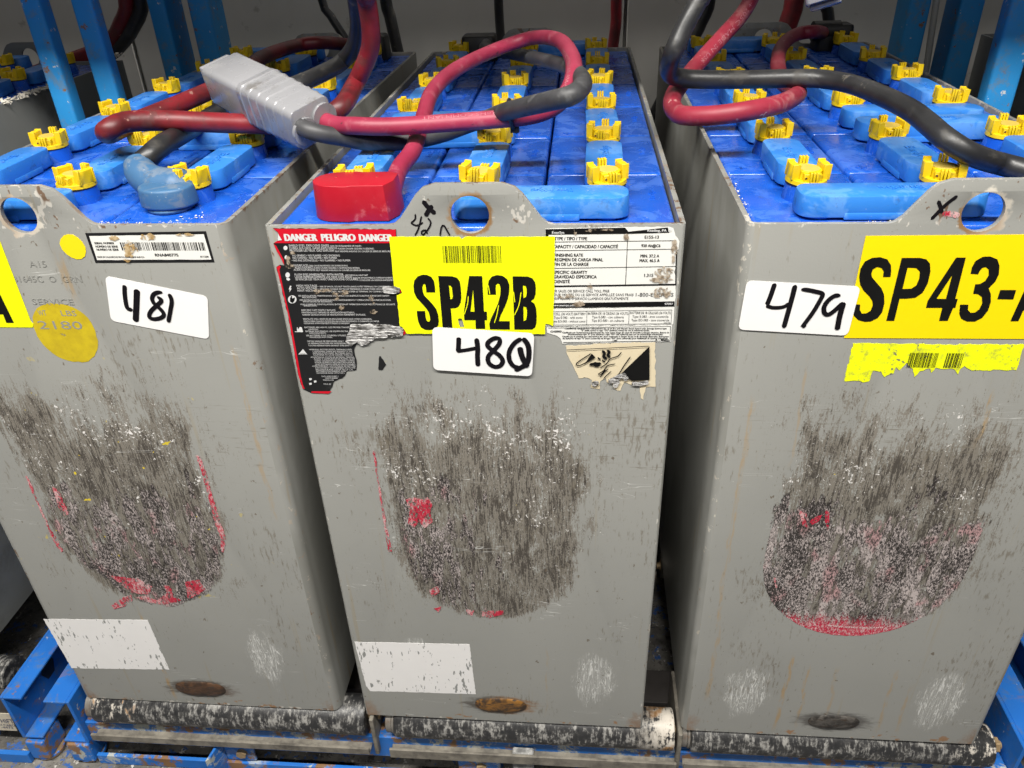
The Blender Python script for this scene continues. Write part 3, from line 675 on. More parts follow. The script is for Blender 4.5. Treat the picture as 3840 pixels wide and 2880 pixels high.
# ------------------------------------------------------------------ stickers and print on the front plates
def px(b, ox, oy, s, pts): f = crop(b, ox, oy, s); return [f(*p) for p in pts]
def sticker(b, name, poly, y, mat, holes=(), th=0.0003, wob=None, label=None, parent=None):
    mb = MB(); mb.sheet(poly, holes, -y, th, wob=wob)
    o = obj(name, mb.mesh(name, [mat], weld=0), None, parent or B[b])
    if label: o['label'] = label
    return o
def piece(parent, name, polys, y, mat, holes=None):
    for i, p in enumerate(polys):
        mb = MB(); mb.sheet(p, (holes or {}).get(i, []), -(y+0.00001*i), 0); o = obj(name, mb.mesh(name, [mat], weld=0), None, parent)
    return o
def stroke(mb, pts, w, y, step=0.0012, mi=0, wf=None):
    P = [Vector((p[0], p[1])) for p in pts]; Q = []
    P3 = [Vector((p.x, 0, p.y)) for p in P]
    C = catmull(P3, step) if len(P3) > 2 else [P3[0].lerp(P3[1], i/12) for i in range(13)]
    vs, fs = [], []; n = len(C)
    for i, p in enumerate(C):
        t = (C[min(i+1, n-1)]-C[max(i-1, 0)]).normalized(); nn = Vector((-t.z, 0, t.x))
        f = i/(n-1); e = min(1, math.sqrt(max(0.0, min(f, 1-f)*14))*0.75+0.35); ww = w*0.5*e*(wf(f) if wf else 1)
        yy = -(y+0.00005*f)
        vs += [(p.x+nn.x*ww, yy, p.z+nn.z*ww), (p.x-nn.x*ww, yy, p.z-nn.z*ww)]
    for i in range(n-1): fs.append((2*i, 2*i+2, 2*i+3, 2*i+1))
    mb.add(vs, fs, mi)
def bars(mb, x0, x1, z0, z1, y, n, seed, skip=None):
    R = random.Random(seed); x = x0; unit = (x1-x0)/(n*3.4)
    while x < x1:
        wd = unit*R.choice((0.55, 0.55, 1.0, 1.7)); gap = unit*R.choice((0.8, 0.8, 1.3, 2.0))
        if not (skip and skip(x)): mb.add([(x, y, z0), (x+wd, y, z0), (x+wd, y, z1), (x, y, z1)], [(0, 1, 2, 3)])
        x += wd+gap
def lines(parent, name, b, ox, oy, s, L, y, mat, h=None, bold=0.0, extra=None):
    """print lines given in photo-crop pixels: (text, x0, x1, y_mid, cap_height)"""
    f = crop(b, ox, oy, s); mb = MB()
    for i, (tx, x0, x1, ym, hh) in enumerate(L):
        a = f(x0, ym+hh/2); c = f(x1, ym+hh/2); top = f((x0+x1)/2, ym-hh/2); mid = f((x0+x1)/2, ym+hh/2)
        hz = top[1]-mid[1]; sl = (c[1]-a[1])/(c[0]-a[0]) if c[0] != a[0] else 0
        put_text(mb, tx, a[0], c[0], a[1], hz, -y, fmap=(lambda X, Y, Z, a=a, sl=sl: (X, Y, Z+(X-a[0])*sl)), bold=bold*hz)
    if extra: extra(mb, f)
    return tag(obj(name, mb.mesh(name, [mat], weld=0), None, parent), kind='stuff' if name == 'label_print' else None)

# --- middle battery: danger label
o1 = (980, 800, 2.37)
dl = [(105, 130), (600, 136), (1198, 140), (1205, 640), (1255, 660), (1255, 690), (1225, 722), (1235, 1000), (1290, 1010), (1300, 1050), (1262, 1085), (1110, 1100), (1020, 1110), (960, 1150), (900, 1170), (860, 1142), (832, 1190), (830, 1240),
      (850, 1330), (845, 1390), (760, 1400), (745, 1440), (720, 1462), (650, 1490), (632, 1540), (600, 1600), (440, 1592), (372, 1560), (330, 1440), (238, 900), (165, 600), (135, 475), (165, 455), (205, 462), (192, 400), (140, 330), (108, 268), (150, 240), (180, 238), (150, 165)]
dpoly = rough(px('C', *o1, dl), 0.0005, 0.003, 3)
lab = sticker('C', 'danger_label', dpoly, 0.0005, M_BLKLAB, label='torn black danger label with a red header and white trilingual print')
piece(lab, 'red_header', [px('C', *o1, [(108, 133), (1196, 141), (1199, 264), (1150, 262), (112, 262), (150, 238), (180, 236), (148, 165)])], 0.0008, M_REDLAB)
piece(lab, 'red_border', [px('C', *o1, [(137, 476), (163, 458), (176, 470), (163, 500), (192, 640), (262, 940), (352, 1440), (372, 1520), (388, 1556), (370, 1556), (332, 1440), (240, 900), (168, 600)]),
                          px('C', *o1, [(448, 1578), (628, 1578), (600, 1599), (445, 1592)]), px('C', *o1, [(112, 270), (135, 285), (200, 405), (206, 455), (196, 440), (178, 398), (140, 335)]),
                          px('C', *o1, [(1232, 660), (1253, 662), (1253, 690), (1232, 706)]), px('C', *o1, [(1262, 1016), (1290, 1012), (1299, 1050), (1264, 1082)])], 0.0008, M_REDLAB)
DT = [("SHIELD EYES. EXPLOSIVE GASES", 248, 605, 283, 19), ("CAN CAUSE BLINDNESS OR INJURY.", 615, 895, 287, 14), ("CUBRA SUS OJOS. GASES EXPLOSIVOS", 252, 675, 306, 19), ("PUEDEN CAUSAR CEGUERA O LESIONES.", 683, 1005, 311, 14),
      ("PROTEGER LES YEUX. GAZ EXPLOSIF", 257, 650, 328, 19), ("PEUT RENDRE AVEUGLE OU CAUSER DE SÉRIEUSE BRÛLURE", 658, 1150, 335, 14),
      ("NO SPARKS • NO FLAMES • NO SMOKING", 280, 700, 372, 17), ("NO CHISPAS • NO FLAMA • NO FUMAR", 283, 675, 393, 17), ("• NO PAS D'ÉTINCELLE • NO FLAMMES • NO FUMER", 275, 795, 416, 17),
      ("SULFURIC ACID", 290, 418, 459, 17), ("CAN CAUSE BLINDNESS OR SEVERE BURNS", 426, 770, 462, 13), ("ÁCIDO SULFÚRICO", 300, 466, 479, 17), ("PUEDE CAUSAR CEGUERA O QUEMADURAS SEVERAS", 474, 877, 482, 13), ("ACIDE SULFURIQUE", 292, 480, 499, 17), ("PEUT RENDRE AVEUGLE OU CAUSER DE SÉRIEUSE BRÛLURE", 487, 972, 503, 13),
      ("FLUSH EYES IMMEDIATELY WITH WATER,", 300, 738, 541, 18), ("GET MEDICAL HELP FAST", 748, 952, 547, 13), ("LAVAR INMEDIATAMENTE LOS OJOS CON AGUA,", 303, 812, 562, 18), ("BUSCAR AYUDA MEDICA INMEDIATAMENTE", 820, 1172, 570, 13), ("SE RINCER LES YEUX AVEC UNE DOUCHE OCULAIRE,", 308, 866, 583, 18), ("CONSULTER UN MEDECIN RAPIDEMENT", 875, 1188, 591, 13),
      ("HIGH VOLTAGE...", 316, 515, 640, 18), ("RISK OF SHOCK. DO NOT TOUCH UNINSULATED TERMINALS OR CONNECTORS", 524, 1150, 648, 13), ("ALTO VOLTAJE...", 321, 515, 662, 18), ("RIESGO DE CHOQUE. NO TOCAR TERMINALES O CONECTORES DESCUBIERTOS", 524, 1140, 670, 13), ("HAUT VOLTAGE...", 326, 515, 684, 18), ("RISQUE DE CHOC. NE PAS TOUCHER LE TERMINAL OU CONNECTEUR", 524, 1120, 692, 13),
      ("SEE INSTALLATION, MAINTENANCE AND OPERATION INSTRUCTIONS FOR IMPORTANT SAFETY", 333, 1140, 730, 13), ("PRECAUTIONS.", 367, 495, 745, 12), ("VER INSTRUCCIONES DE INSTALACIÓN, MANTENIMIENTO Y OPERACIÓN PARA PRECAUCIONES", 342, 1152, 768, 13), ("IMPORTANTES DE SEGURIDAD.", 373, 637, 782, 12), ("VOIR LE MANUEL D'INSTALLATION, ENTRETIEN ET OPÉRATION POUR PRÉCAUTIONS DE SÉCURITÉ", 348, 1190, 806, 13), ("IMPORTANTE.", 382, 498, 819, 12),
      ("KEEP VENT CAPS TIGHTLY IN PLACE.", 360, 665, 857, 14), ("MANTENGA LOS TAPONES DE VENTILACIÓN AJUSTADOS.", 363, 832, 878, 14), ("GARDER LES BOUCHONS DE VENTILATION FERMEMENT EN PLACE.", 367, 930, 898, 14),
      ("VENTILATE WELL WHEN IN AN ENCLOSED SPACE AND WHEN CHARGING.", 374, 985, 936, 13), ("VENTILE BIEN CUANDO SE ESTE EN UN LUGAR ENCERRADO O DURANTE LA CARGA.", 378, 1052, 956, 13), ("VENTILER DANS UN ESPACE RESTREINT ET PENDANT LE CHARGEMENT.", 382, 790, 974, 13),
      ("BATTERIES ARE HEAVY: USE PROPER TRANSP", 388, 785, 1010, 13), ("HANDLING.", 422, 510, 1027, 12), ("BATERIAS SON PESADAS. USE EQUIPO DE TRA", 396, 775, 1045, 13), ("ADECUADAMENTE.", 430, 580, 1061, 12), ("LES BATTERIES SONT LOURDES. UTILISEZ", 404, 755, 1082, 13), ("MANIPULER AVEC SOIN.", 434, 635, 1098, 12),
      ("REPAIR SHOULD BE PERFORMED ONLY", 414, 735, 1133, 12), ("LA REPARACION DEBE SER DESEMPEÑADA", 418, 775, 1152, 12), ("TOUTES RÉPARATIONS DEVRAIT ÊTRE EFFECT", 421, 808, 1172, 12),
      ("WARNING: BATTERY POSTS, TERMINALS AND", 428, 805, 1207, 11), ("COMPOUNDS, CHEMICALS KNOWN TO THE", 458, 810, 1223, 11), ("REPRODUCTIVE HARM. BATTERIES ALSO C", 462, 815, 1239, 11), ("CALIFORNIA TO CAUSE CANCER. WASH HA", 464, 815, 1255, 11), ("ADVERTENCIA: POSTES DE BATERIAS, TERMINA", 441, 828, 1275, 11), ("PLOMO Y COMPUESTOS DE PLOMO, QUIM", 472, 830, 1291, 11), ("COMO CAUSANTES DE CANCER Y DAÑO", 476, 832, 1307, 11), ("OTROS QUIMICOS RECONOCIDOS POR EL", 478, 834, 1322, 11), ("LAVE SUS MANOS DESPUES DE SU MANEJO", 482, 838, 1338, 11), ("AVERTISSEMENT: LES POTEAUX DE BATTERI", 456, 840, 1354, 11), ("RATTACHENT CONTIENNENT DU PLOMB", 484, 838, 1370, 11), ("RECONNUE PAR L'ETAT DE LA CAL", 488, 820, 1386, 11), ("BATTERIES CONTIENNENT AUSSI", 492, 752, 1400, 11), ("RECONNUE DANS L'ETAT DE L", 496, 742, 1416, 11),
      ("EACH AND EVERY C", 540, 690, 1445, 11), ("WWW.ENERS", 570, 680, 1461, 11), ("TODOS LOS", 550, 645, 1478, 11), ("TOUS LES", 555, 622, 1514, 11)]
def icons(mb, f):
    def P(pts): mb.sheet([f(*p) for p in pts], [], -0.00082, 0)
    P([(258, 640), (270, 642), (262, 664), (272, 666), (250, 698), (256, 674), (246, 672)])
    P(circ(277, 762, 38, 36, 24)); P([(332, 1250), (372, 1203), (410, 1250)])
    P([(300, 1046), (320, 1046), (318, 1010), (324, 1010), (328, 1030), (345, 1006), (362, 1010), (370, 1040), (372, 1052), (330, 1052), (300, 1050)])
    P(circ(236, 545, 20, 24, 14)); P([(225, 572), (250, 572), (260, 585), (244, 598), (226, 586)]); P(circ(217, 305, 18, 20, 14)); P(circ(222, 388, 13, 18, 14))
    for k in range(3):
        a = 2*math.pi*k/3; cx, cy = 452+28*math.cos(a), 1492+24*math.sin(a); P([(cx-12, cy-8), (cx+10, cy-11), (cx+13, cy+4), (cx-8, cy+10)])
lines(lab, 'label_print', 'C', *o1, DT, 0.0008, M_INKW, extra=icons)
lines(lab, 'header_lettering', 'C', *o1, [("DANGER", 218, 500, 211, 62), ("PELIGRO", 545, 840, 211, 62), ("DANGER", 880, 1168, 213, 62)], 0.0011, M_INKW, bold=0.2, extra=lambda mb, f: mb.sheet([f(*p) for p in [(152, 178), (186, 234), (150, 238)]], [], -0.0011, 0))
iconb = MB(); f1 = crop('C', *o1)
for pts in ([(258, 745), (272, 738), (280, 752), (302, 742), (296, 775), (280, 792), (258, 780)], [(262, 735), (270, 728), (278, 735), (270, 742)]): iconb.sheet([f1(*p) for p in pts], [], -0.0011, 0)
put_text(iconb, 'CA-65', f1(350, 1245)[0], f1(394, 1245)[0], f1(370, 1246)[1], 0.0011, -0.0011)
obj('icon_detail', iconb.mesh('icon_detail', [M_INK], weld=0), None, lab)
wobf = lambda x, z: 0.0006+0.0008*abs(math.sin(x*900)*math.cos(z*1300))
sticker('C', 'torn_foil', rough(px('C', *o1, [(795, 985), (1000, 978), (1080, 985), (1230, 1002), (1262, 1020), (1262, 1080), (1110, 1098), (1020, 1108), (960, 1148), (900, 1168), (850, 1140), (800, 1175), (752, 1130), (775, 1060)]), 0.0006, 0.002, 5), 0.0009, M_FOIL, wob=wobf, parent=lab)
sticker('C', 'torn_foil', rough(px('C', *o1, [(1080, 655), (1180, 640), (1235, 655), (1230, 700), (1160, 712), (1090, 700)]), 0.0006, 0.002, 9), 0.0009, M_FOIL, wob=wobf, parent=lab)
for i, (cx, cy, rx, ry) in enumerate(((495, 690, 32, 26), (570, 680, 70, 16), (660, 735, 40, 45), (730, 700, 60, 30), (720, 830, 28, 25), (985, 770, 30, 50), (1000, 870, 35, 22), (235, 420, 32, 55), (265, 470, 40, 28), (285, 345, 30, 18))): piece(lab, 'glue_residue', [px('C', *o1, circ(cx, cy, rx*0.85, ry*0.85, 26, 0.35, i+0))], 0.0012+0.00003*i, M_GLUE)
sticker('C', 'label_scrap', rough(px('C', *o1, [(1048, 1270), (1062, 1268), (1110, 1345), (1080, 1390), (1042, 1388), (1045, 1310)]), 0.0004, 0.002, 8), 0.0004, M_BLKLAB)

# --- middle battery: yellow location sticker, number sticker
o2 = (1440, 860, 2.962)
ys = rough(px('C', *o2, [(62, 75), (840, 74), (868, 102), (905, 76), (1898, 74), (1892, 700), (1878, 1068), (1842, 1048), (1795, 1040), (1788, 1100), (1792, 1155), (255, 1150), (205, 1075), (180, 1068), (145, 728), (205, 700), (190, 660), (118, 640)]), 0.0003, 0.004, 4)
yst = sticker('C', 'location_sticker', ys, 0.0016, M_YELLOW, label='fluorescent yellow sticker with barcode and bold SP42B', holes=[rough(px('C', *o2, [(822, 985), (860, 980), (872, 1000), (895, 1080), (850, 1082)]), 0.0003, 0.002, 2)])
GL = {'S': ([(572, 690), (570, 640), (560, 570), (530, 520), (480, 497), (430, 495), (375, 515), (340, 560), (331, 620), (338, 690), (365, 750), (420, 810), (470, 865), (500, 910), (513, 960), (517, 995), (505, 1017), (490, 1015), (475, 1000), (466, 965), (462, 930), (460, 897), (368, 897), (372, 950), (385, 1020), (415, 1080), (460, 1105), (520, 1108), (575, 1095), (605, 1060), (612, 1010), (605, 940), (585, 880), (550, 830), (495, 770), (450, 725), (435, 680), (430, 640), (437, 605), (450, 595), (463, 605), (470, 640), (473, 690)], []),
      'P': ([(606, 508), (760, 512), (815, 530), (845, 570), (856, 640), (862, 740), (855, 800), (835, 845), (800, 865), (745, 867), (763, 1088), (655, 1085)], [[(723, 612), (740, 614), (758, 640), (763, 690), (768, 735), (760, 762), (740, 768)]]),
      '4': ([(948, 508), (1093, 510), (1113, 905), (1145, 905), (1148, 998), (1122, 998), (1127, 1095), (1022, 1095), (1018, 998), (895, 998), (890, 910)], [[(992, 655), (1008, 905), (963, 905)]]),
      '2': ([(1155, 715), (1152, 640), (1165, 560), (1200, 515), (1260, 498), (1320, 508), (1370, 545), (1395, 610), (1392, 690), (1378, 760), (1345, 850), (1300, 940), (1278, 1010), (1398, 1010), (1400, 1103), (1178, 1100), (1172, 1040), (1190, 980), (1230, 900), (1270, 810), (1293, 720), (1297, 640), (1285, 600), (1265, 592), (1245, 608), (1243, 650), (1247, 715)], []),
      'B': ([(1430, 512), (1600, 515), (1650, 535), (1680, 580), (1688, 640), (1685, 710), (1668, 760), (1632, 788), (1672, 815), (1692, 870), (1697, 950), (1695, 1030), (1680, 1080), (1645, 1102), (1450, 1103)], [[(1545, 613), (1575, 620), (1585, 650), (1587, 700), (1578, 740), (1550, 755)], [(1550, 845), (1580, 855), (1590, 890), (1588, 950), (1580, 995), (1552, 1010)]])}
mb = MB()
for k, (o_, hs) in GL.items(): mb.sheet(px('C', *o2, o_), [px('C', *o2, h) for h in hs], -0.0019, 0)
obj('lettering', mb.mesh('lettering', [M_INK], weld=0), None, yst)
mb = MB(); a = front('C', 1440+665/2.962, 860+365/2.962); c = front('C', 1440+1296/2.962, 860+172/2.962); bars(mb, a[0], c[0], a[1], c[1], -0.0019, 30, 4); obj('barcode', mb.mesh('barcode', [M_INK], weld=0), None, yst)
mb = MB()
for pts in ([(940, 730), (930, 820), (895, 935)], [(1275, 830), (1255, 940), (1228, 1030)], [(1525, 685), (1500, 830), (1450, 945)], [(1160, 610), (1178, 710)], [(1440, 680), (1455, 800)]): stroke(mb, px('C', *o2, pts), 0.0008, 0.0021, mi=0)
obj('print_scratch', mb.mesh('print_scratch', [M_YELLOW], weld=0), None, yst)
def rounded(P, r=0.006, n=5):
    out = []; m = len(P)
    for i in range(m):
        a, b_, c_ = Vector(P[i-1]), Vector(P[i]), Vector(P[(i+1) % m]); u = (a-b_).normalized(); v = (c_-b_).normalized()
        for k in range(n+1):
            t = k/n; out.append(tuple(b_+u*r*(1-t)**2+v*r*t*t))
    return out
def number_sticker(b, corners, o_, strokes, w_, y, label):
    s_ = sticker(b, 'number_sticker', rounded(px(b, *o_, corners)), y, M_WHITE, label=label)
    mb = MB()
    for i, pts in enumerate(strokes): stroke(mb, px(b, *o_, pts[0]), w_*pts[1], y+0.0003+0.00006*i)
    obj('handwriting', mb.mesh('handwriting', [M_MARK], weld=0), None, s_); return s_
number_sticker('C', [(540, 1072), (1672, 1143), (1645, 1620), (552, 1548)], o2, [([(835, 1185), (832, 1270), (826, 1345)], 1), ([(810, 1340), (920, 1325), (1050, 1300)], 0.85), ([(1030, 1195), (1044, 1300), (1042, 1400), (1048, 1505)], 1.05),
    ([(1300, 1195), (1230, 1195), (1165, 1235), (1155, 1280), (1210, 1330), (1290, 1390), (1322, 1450), (1290, 1500), (1230, 1510), (1170, 1470), (1160, 1400), (1220, 1330), (1280, 1260), (1295, 1190)], 1.0),
    ([(1545, 1190), (1600, 1270), (1612, 1370), (1590, 1470), (1500, 1530), (1450, 1545)], 1.1), ([(1530, 1195), (1450, 1250), (1395, 1340), (1395, 1430), (1440, 1500), (1520, 1525)], 1.0), ([(1510, 1290), (1530, 1380), (1570, 1470), (1600, 1515)], 1.2)], 0.0048, 0.0024, 'white sticker with 480 handwritten in black marker')

# --- middle battery: rating label, type label, classification label, acid hazard label
o3 = (1900, 800, 2.369)
rl = rough(px('C', *o3, [(345, 136), (700, 128), (1050, 122), (1440, 118), (1480, 130), (1500, 200), (1535, 250), (1525, 320), (1505, 330), (1512, 470), (1485, 520), (1505, 560), (1500, 640), (1500, 720), (1488, 826), (420, 834), (345, 834)]), 0.0004, 0.003, 6)
rat = sticker('C', 'rating_label', rl, 0.0005, M_DATA, label='white rating label with black rules beside the yellow sticker')
mb = MB(); f3 = crop('C', *o3)
def quad(mb, f, pts, y): mb.sheet([f(*p) for p in pts], [], -y, 0)
for q in ([(345, 138), (1050, 124), (1082, 160), (1430, 122), (1446, 168), (1100, 178), (345, 186)], [(345, 796), (1490, 778), (1487, 824), (345, 832)], [(345, 640), (1500, 622), (1500, 636), (345, 653)],
          [(345, 250), (1505, 237), (1505, 241), (345, 254)], [(345, 327), (1510, 312), (1510, 316), (345, 331)], [(345, 485), (1505, 466), (1505, 470), (345, 489)], [(1074, 178), (1079, 178), (1058, 630), (1053, 630)], [(345, 186), (372, 186), (372, 250), (345, 250)], [(1502, 330), (1514, 330), (1506, 636), (1496, 636)]):
    quad(mb, f3, q, 0.0008)
obj('label_rules', mb.mesh('label_rules', [M_INK], weld=0), None, rat)
lines(rat, 'label_print', 'C', *o3, [("EnerSys", 405, 512, 166, 22)], 0.0011, M_INKW, bold=0.1)
for l_ in (("Reading, PA 19", 1250, 1462, 148, 22), ("97097", 1402, 1474, 800, 18), ("www.enersys.com", 402, 608, 812, 18)): lines(rat, 'label_print', 'C', *o3, [l_], 0.0011, M_INKW, bold=0.1)
lines(rat, 'label_print', 'C', *o3, [("TYPE / TIPO / TYPE", 425, 714, 221, 28), ("E155-13", 1226, 1350, 208, 27), ("CAPACITY / CAPACIDAD / CAPACITÉ", 412, 988, 292, 28), ("930 Ah@C6", 1196, 1364, 284, 25), ("FINISHING RATE", 425, 678, 368, 27), ("REGIMEN DE CARGA FINAL", 425, 855, 408, 27), ("FIN DE LA CHARGE", 425, 727, 449, 27), ("MIN. 37.2 A", 1188, 1354, 375, 26), ("MAX. 46.5 A", 1180, 1357, 416, 26),
      ("SPECIFIC GRAVITY", 418, 716, 520, 27), ("GRAVEDAD ESPECIFICA", 418, 798, 560, 27), ("DENSITÉ", 425, 560, 602, 27), ("1.315", 1222, 1300, 547, 26)], 0.0008, M_INK, bold=0.08)
lines(rat, 'label_print', 'C', *o3, [("FOR SALES OR SERVICE CALL TOLL FREE", 398, 912, 687, 22), ("POUR VENTES OU LE SERVICE APPELLEZ SANS FRAIS", 402, 1126, 720, 22), ("PARA VENTAS O SERVICIO LLAMENOS GRATUITAMENTE", 402, 1080, 754, 22), ("1-800-ENERSYS", 1146, 1480, 720, 32)], 0.0008, M_INK)
for i, (cx, cy, rx, ry) in enumerate(((1395, 520, 95, 55), (1370, 590, 110, 30), (1380, 700, 105, 52), (1490, 300, 30, 90), (1480, 400, 14, 60), (1060, 210, 28, 35), (520, 730, 90, 22), (640, 800, 60, 30), (610, 160, 14, 35), (740, 640, 38, 28), (760, 150, 60, 16), (900, 142, 70, 12))): piece(rat, 'glue_residue', [px('C', *o3, circ(cx, cy, rx*0.85, ry*0.85, 26, 0.3, i+30))], 0.0012+0.00003*i, M_GLUE)
tl = sticker('C', 'type_label', rough(px('C', *o3, [(345, 848), (1490, 829), (1478, 985), (345, 1002)]), 0.0003, 0.004, 7), 0.0005, M_DATA, label='narrow white label naming the cell count in three columns')
mb = MB()
for q in ([(400, 868), (1468, 853), (1468, 856), (400, 871)], [(360, 988), (1460, 974), (1460, 977), (360, 991)], [(711, 866), (714, 866), (712, 984), (709, 984)], [(1087, 862), (1090, 862), (1085, 980), (1082, 980)], [(1466, 854), (1469, 854), (1461, 976), (1458, 976)]): quad(mb, f3, q, 0.0008)
obj('label_rules', mb.mesh('label_rules', [M_INK], weld=0), None, tl)
lines(tl, 'label_print', 'C', *o3, [("18 CELL (36 VOLT) BATTERY", 398, 702, 890, 21), ("Type E-583 - with cover", 420, 676, 922, 20), ("Type EO-583 - without cover", 400, 702, 955, 20), ("BATERIA DE 18 CELDAS (36 VOLTS)", 720, 1080, 886, 21), ("Tipo E-583 - con cubierta", 758, 1040, 918, 20), ("Tipo EO-583 - sin cubierta", 755, 1042, 949, 20), ("BATTERIE DE 18 CELLULES (36 VOLTS)", 1097, 1458, 880, 21), ("Type E-583 - avec couvercle", 1116, 1436, 913, 20), ("Type EO-583 - sans couvercle", 1107, 1442, 945, 20), ("073108", 1396, 1452, 967, 10)], 0.0008, M_INK)
cl = sticker('C', 'classification_label', rough(px('C', *o3, [(355, 1012), (1470, 989), (1458, 1138), (495, 1156), (478, 1110), (430, 1080), (360, 1060)]), 0.0004, 0.003, 8), 0.0005, M_DATA, label='thin white label with small bold print above the hazard picture')
lines(cl, 'label_print', 'C', *o3, [("Classified by Underwriters Laboratories Inc. as to fire and electric shock hazard only. Storage battery type", 517, 1420, 1019, 13), ("“E” (with cover) or type “EO” (without cover) for use in industrial trucks.", 660, 1268, 1036, 13), ("Clasificado por Underwriters Laboratories Inc. solo como riesgo de causa de incendio o choque electrico. Bateria de", 494, 1442, 1055, 13), ("almacenamiento tipo “E” (con cubierta) o tipo “EO” (sin cubierta) para uso en montacargas industriales.", 545, 1388, 1071, 13),
      ("Classifie par le syndicat des Laboratoires Inc. pour seulement le danger de feu et de décharge électrique. Entreposer", 494, 1442, 1090, 13), ("les batteries de type “E” (avec couvercle) ou de type “EO” (sans couvercle) pour l'utilisation de chariots industriels.", 500, 1432, 1107, 13), ("1380", 942, 980, 1127, 12), ("A     806431", 1320, 1436, 1120, 14), ("CLASSIFIED", 390, 488, 1046, 16)], 0.0008, M_INK, bold=0.12,
      extra=lambda mb, f: [quad(mb, f, q, 0.0008) for q in ([(370, 1014), (1455, 998), (1455, 1001), (370, 1017)], [(1453, 999), (1457, 999), (1452, 1128), (1448, 1128)], [(500, 1142), (1450, 1127), (1450, 1131), (500, 1146)])])
hz = sticker('C', 'hazard_label', rough(px('C', *o3, [(525, 1178), (1318, 1128), (1322, 1540), (1270, 1538), (1235, 1545), (1230, 1580), (1215, 1655), (1190, 1640), (1182, 1530), (1100, 1520), (1045, 1500), (1010, 1575), (960, 1560), (940, 1515), (890, 1500), (880, 1460), (832, 1490), (828, 1558), (745, 1545), (760, 1480), (720, 1460), (640, 1465), (598, 1370), (560, 1300), (530, 1230)]), 0.0008, 0.003, 9), 0.0004, M_CREAM, label='torn yellowed label with a picture of acid dripping on a hand')
mb = MB()
for q in ([(1268, 1174), (1268, 1472), (1110, 1480), (1020, 1412)], [(535, 1204), (1262, 1170), (1262, 1176), (535, 1210)], [(690, 1335), (755, 1238), (790, 1272), (730, 1310)], [(806, 1268), (838, 1284), (832, 1296), (812, 1290)], [(846, 1290), (878, 1308), (870, 1318), (850, 1310)]): quad(mb, f3, q, 0.0016)
for pts, w_ in (([(750, 1238), (660, 1295), (618, 1330), (630, 1345), (665, 1338), (780, 1275)], 0.0011), ([(850, 1212), (870, 1240), (860, 1262), (890, 1290)], 0.003), ([(890, 1210), (912, 1225), (900, 1250), (918, 1275)], 0.003), ([(735, 1340), (770, 1330), (790, 1345), (830, 1340)], 0.003), ([(775, 1318), (800, 1328), (840, 1326)], 0.003),
                ([(1020, 1225), (985, 1262), (920, 1285), (890, 1325), (830, 1368)], 0.0011), ([(1100, 1265), (1040, 1350), (1000, 1415), (945, 1460)], 0.0011), ([(965, 1330), (900, 1345), (860, 1390), (812, 1420)], 0.0011), ([(905, 1375), (870, 1400), (830, 1450)], 0.001), ([(930, 1395), (890, 1430), (860, 1460)], 0.001), ([(812, 1420), (830, 1430), (880, 1380)], 0.001)):
    stroke(mb, px('C', *o3, pts), w_, 0.0016)
obj('hazard_picture', mb.mesh('hazard_picture', [M_INK], weld=0), None, hz)
mb = MB()
for pts, w_ in (([(905, 1490), (960, 1465), (1010, 1440), (1060, 1425)], 0.006), ([(960, 1540), (975, 1500), (1000, 1480)], 0.005), ([(1110, 1500), (1180, 1505), (1260, 1490)], 0.005), ([(760, 1520), (790, 1500), (815, 1510)], 0.006), ([(1040, 1470), (1080, 1450)], 0.004)): stroke(mb, px('C', *o3, pts), w_, 0.0020)
obj('torn_print', mb.mesh('torn_print', [M_FOIL], weld=0), None, hz)

# --- marker scrawl on the middle ear and the crosses on the ears
def scrawl(b, o_, sets, w_, name='marker_scrawl', mat=M_MARK):
    mb = MB()
    for i, s_ in enumerate(sets): stroke(mb, px(b, *o_, s_), w_, 0.0003+0.00006*i)
    obj(name, mb.mesh(name, [mat], weld=0), None, B[b])
zc = (1280, 0, 1.728)
scrawl('C', zc, [[(480, 1385), (478, 1420), (450, 1445)], [(450, 1445), (490, 1460), (530, 1440)], [(520, 1400), (500, 1480), (478, 1525)], [(560, 1410), (580, 1440), (565, 1480), (530, 1520), (520, 1500), (545, 1490), (560, 1515)], [(640, 1525), (650, 1470), (665, 1460), (690, 1500), (705, 1525)]], 0.0016)
scrawl('C', zc, [[(528, 1300), (560, 1340), (610, 1385)], [(590, 1330), (565, 1365), (545, 1400)]], 0.0042, 'marker_cross')
scrawl('R', (2560, 0, 1.728), [[(1655, 1300), (1670, 1340), (1680, 1380)], [(1780, 1268), (1700, 1330), (1610, 1420)]], 0.0032, 'marker_cross')
mb = MB(); stroke(mb, px('R', 2560, 0, 1.728, [(1680, 1390), (1740, 1385), (1790, 1400)]), 0.005, 0.0004); obj('red_smear', mb.mesh('red_smear', [M_REDW], weld=0), None, B['R'])

# --- left battery
o4 = (0, 700, 1.728)
sl = sticker('L', 'serial_label', px('L', *o4, [(553, 300), (1335, 288), (1390, 488), (620, 492)]), 0.0004, M_BLKLAB, label='black framed white serial number label with barcode')
piece(sl, 'label_field', [rough(px('L', *o4, [(580, 318), (1322, 306), (1372, 470), (632, 474)]), 0.0002, 0.01, 2)], 0.0007, M_DATA)
def ser(mb, f):
    a = f(795, 410); c = f(1330, 358); bars(mb, a[0], c[0], a[1], c[1], -0.0010, 34, 9)
lines(sl, 'label_print', 'L', *o4, [("SERIAL NUMBER", 617, 744, 363, 13), ("NÚMERO DE SERIE", 625, 768, 385, 13), ("NUMÉRO DE SÉRIE", 632, 773, 405, 13), ("MADE IN U.S.A./HECHO EN E.U.A./FABRIQUÉ AUX E.U.", 636, 940, 453, 10), ("RNA840775", 1010, 1160, 440, 18), ("811320", 1302, 1355, 451, 11)], 0.0010, M_INK, bold=0.1, extra=ser)
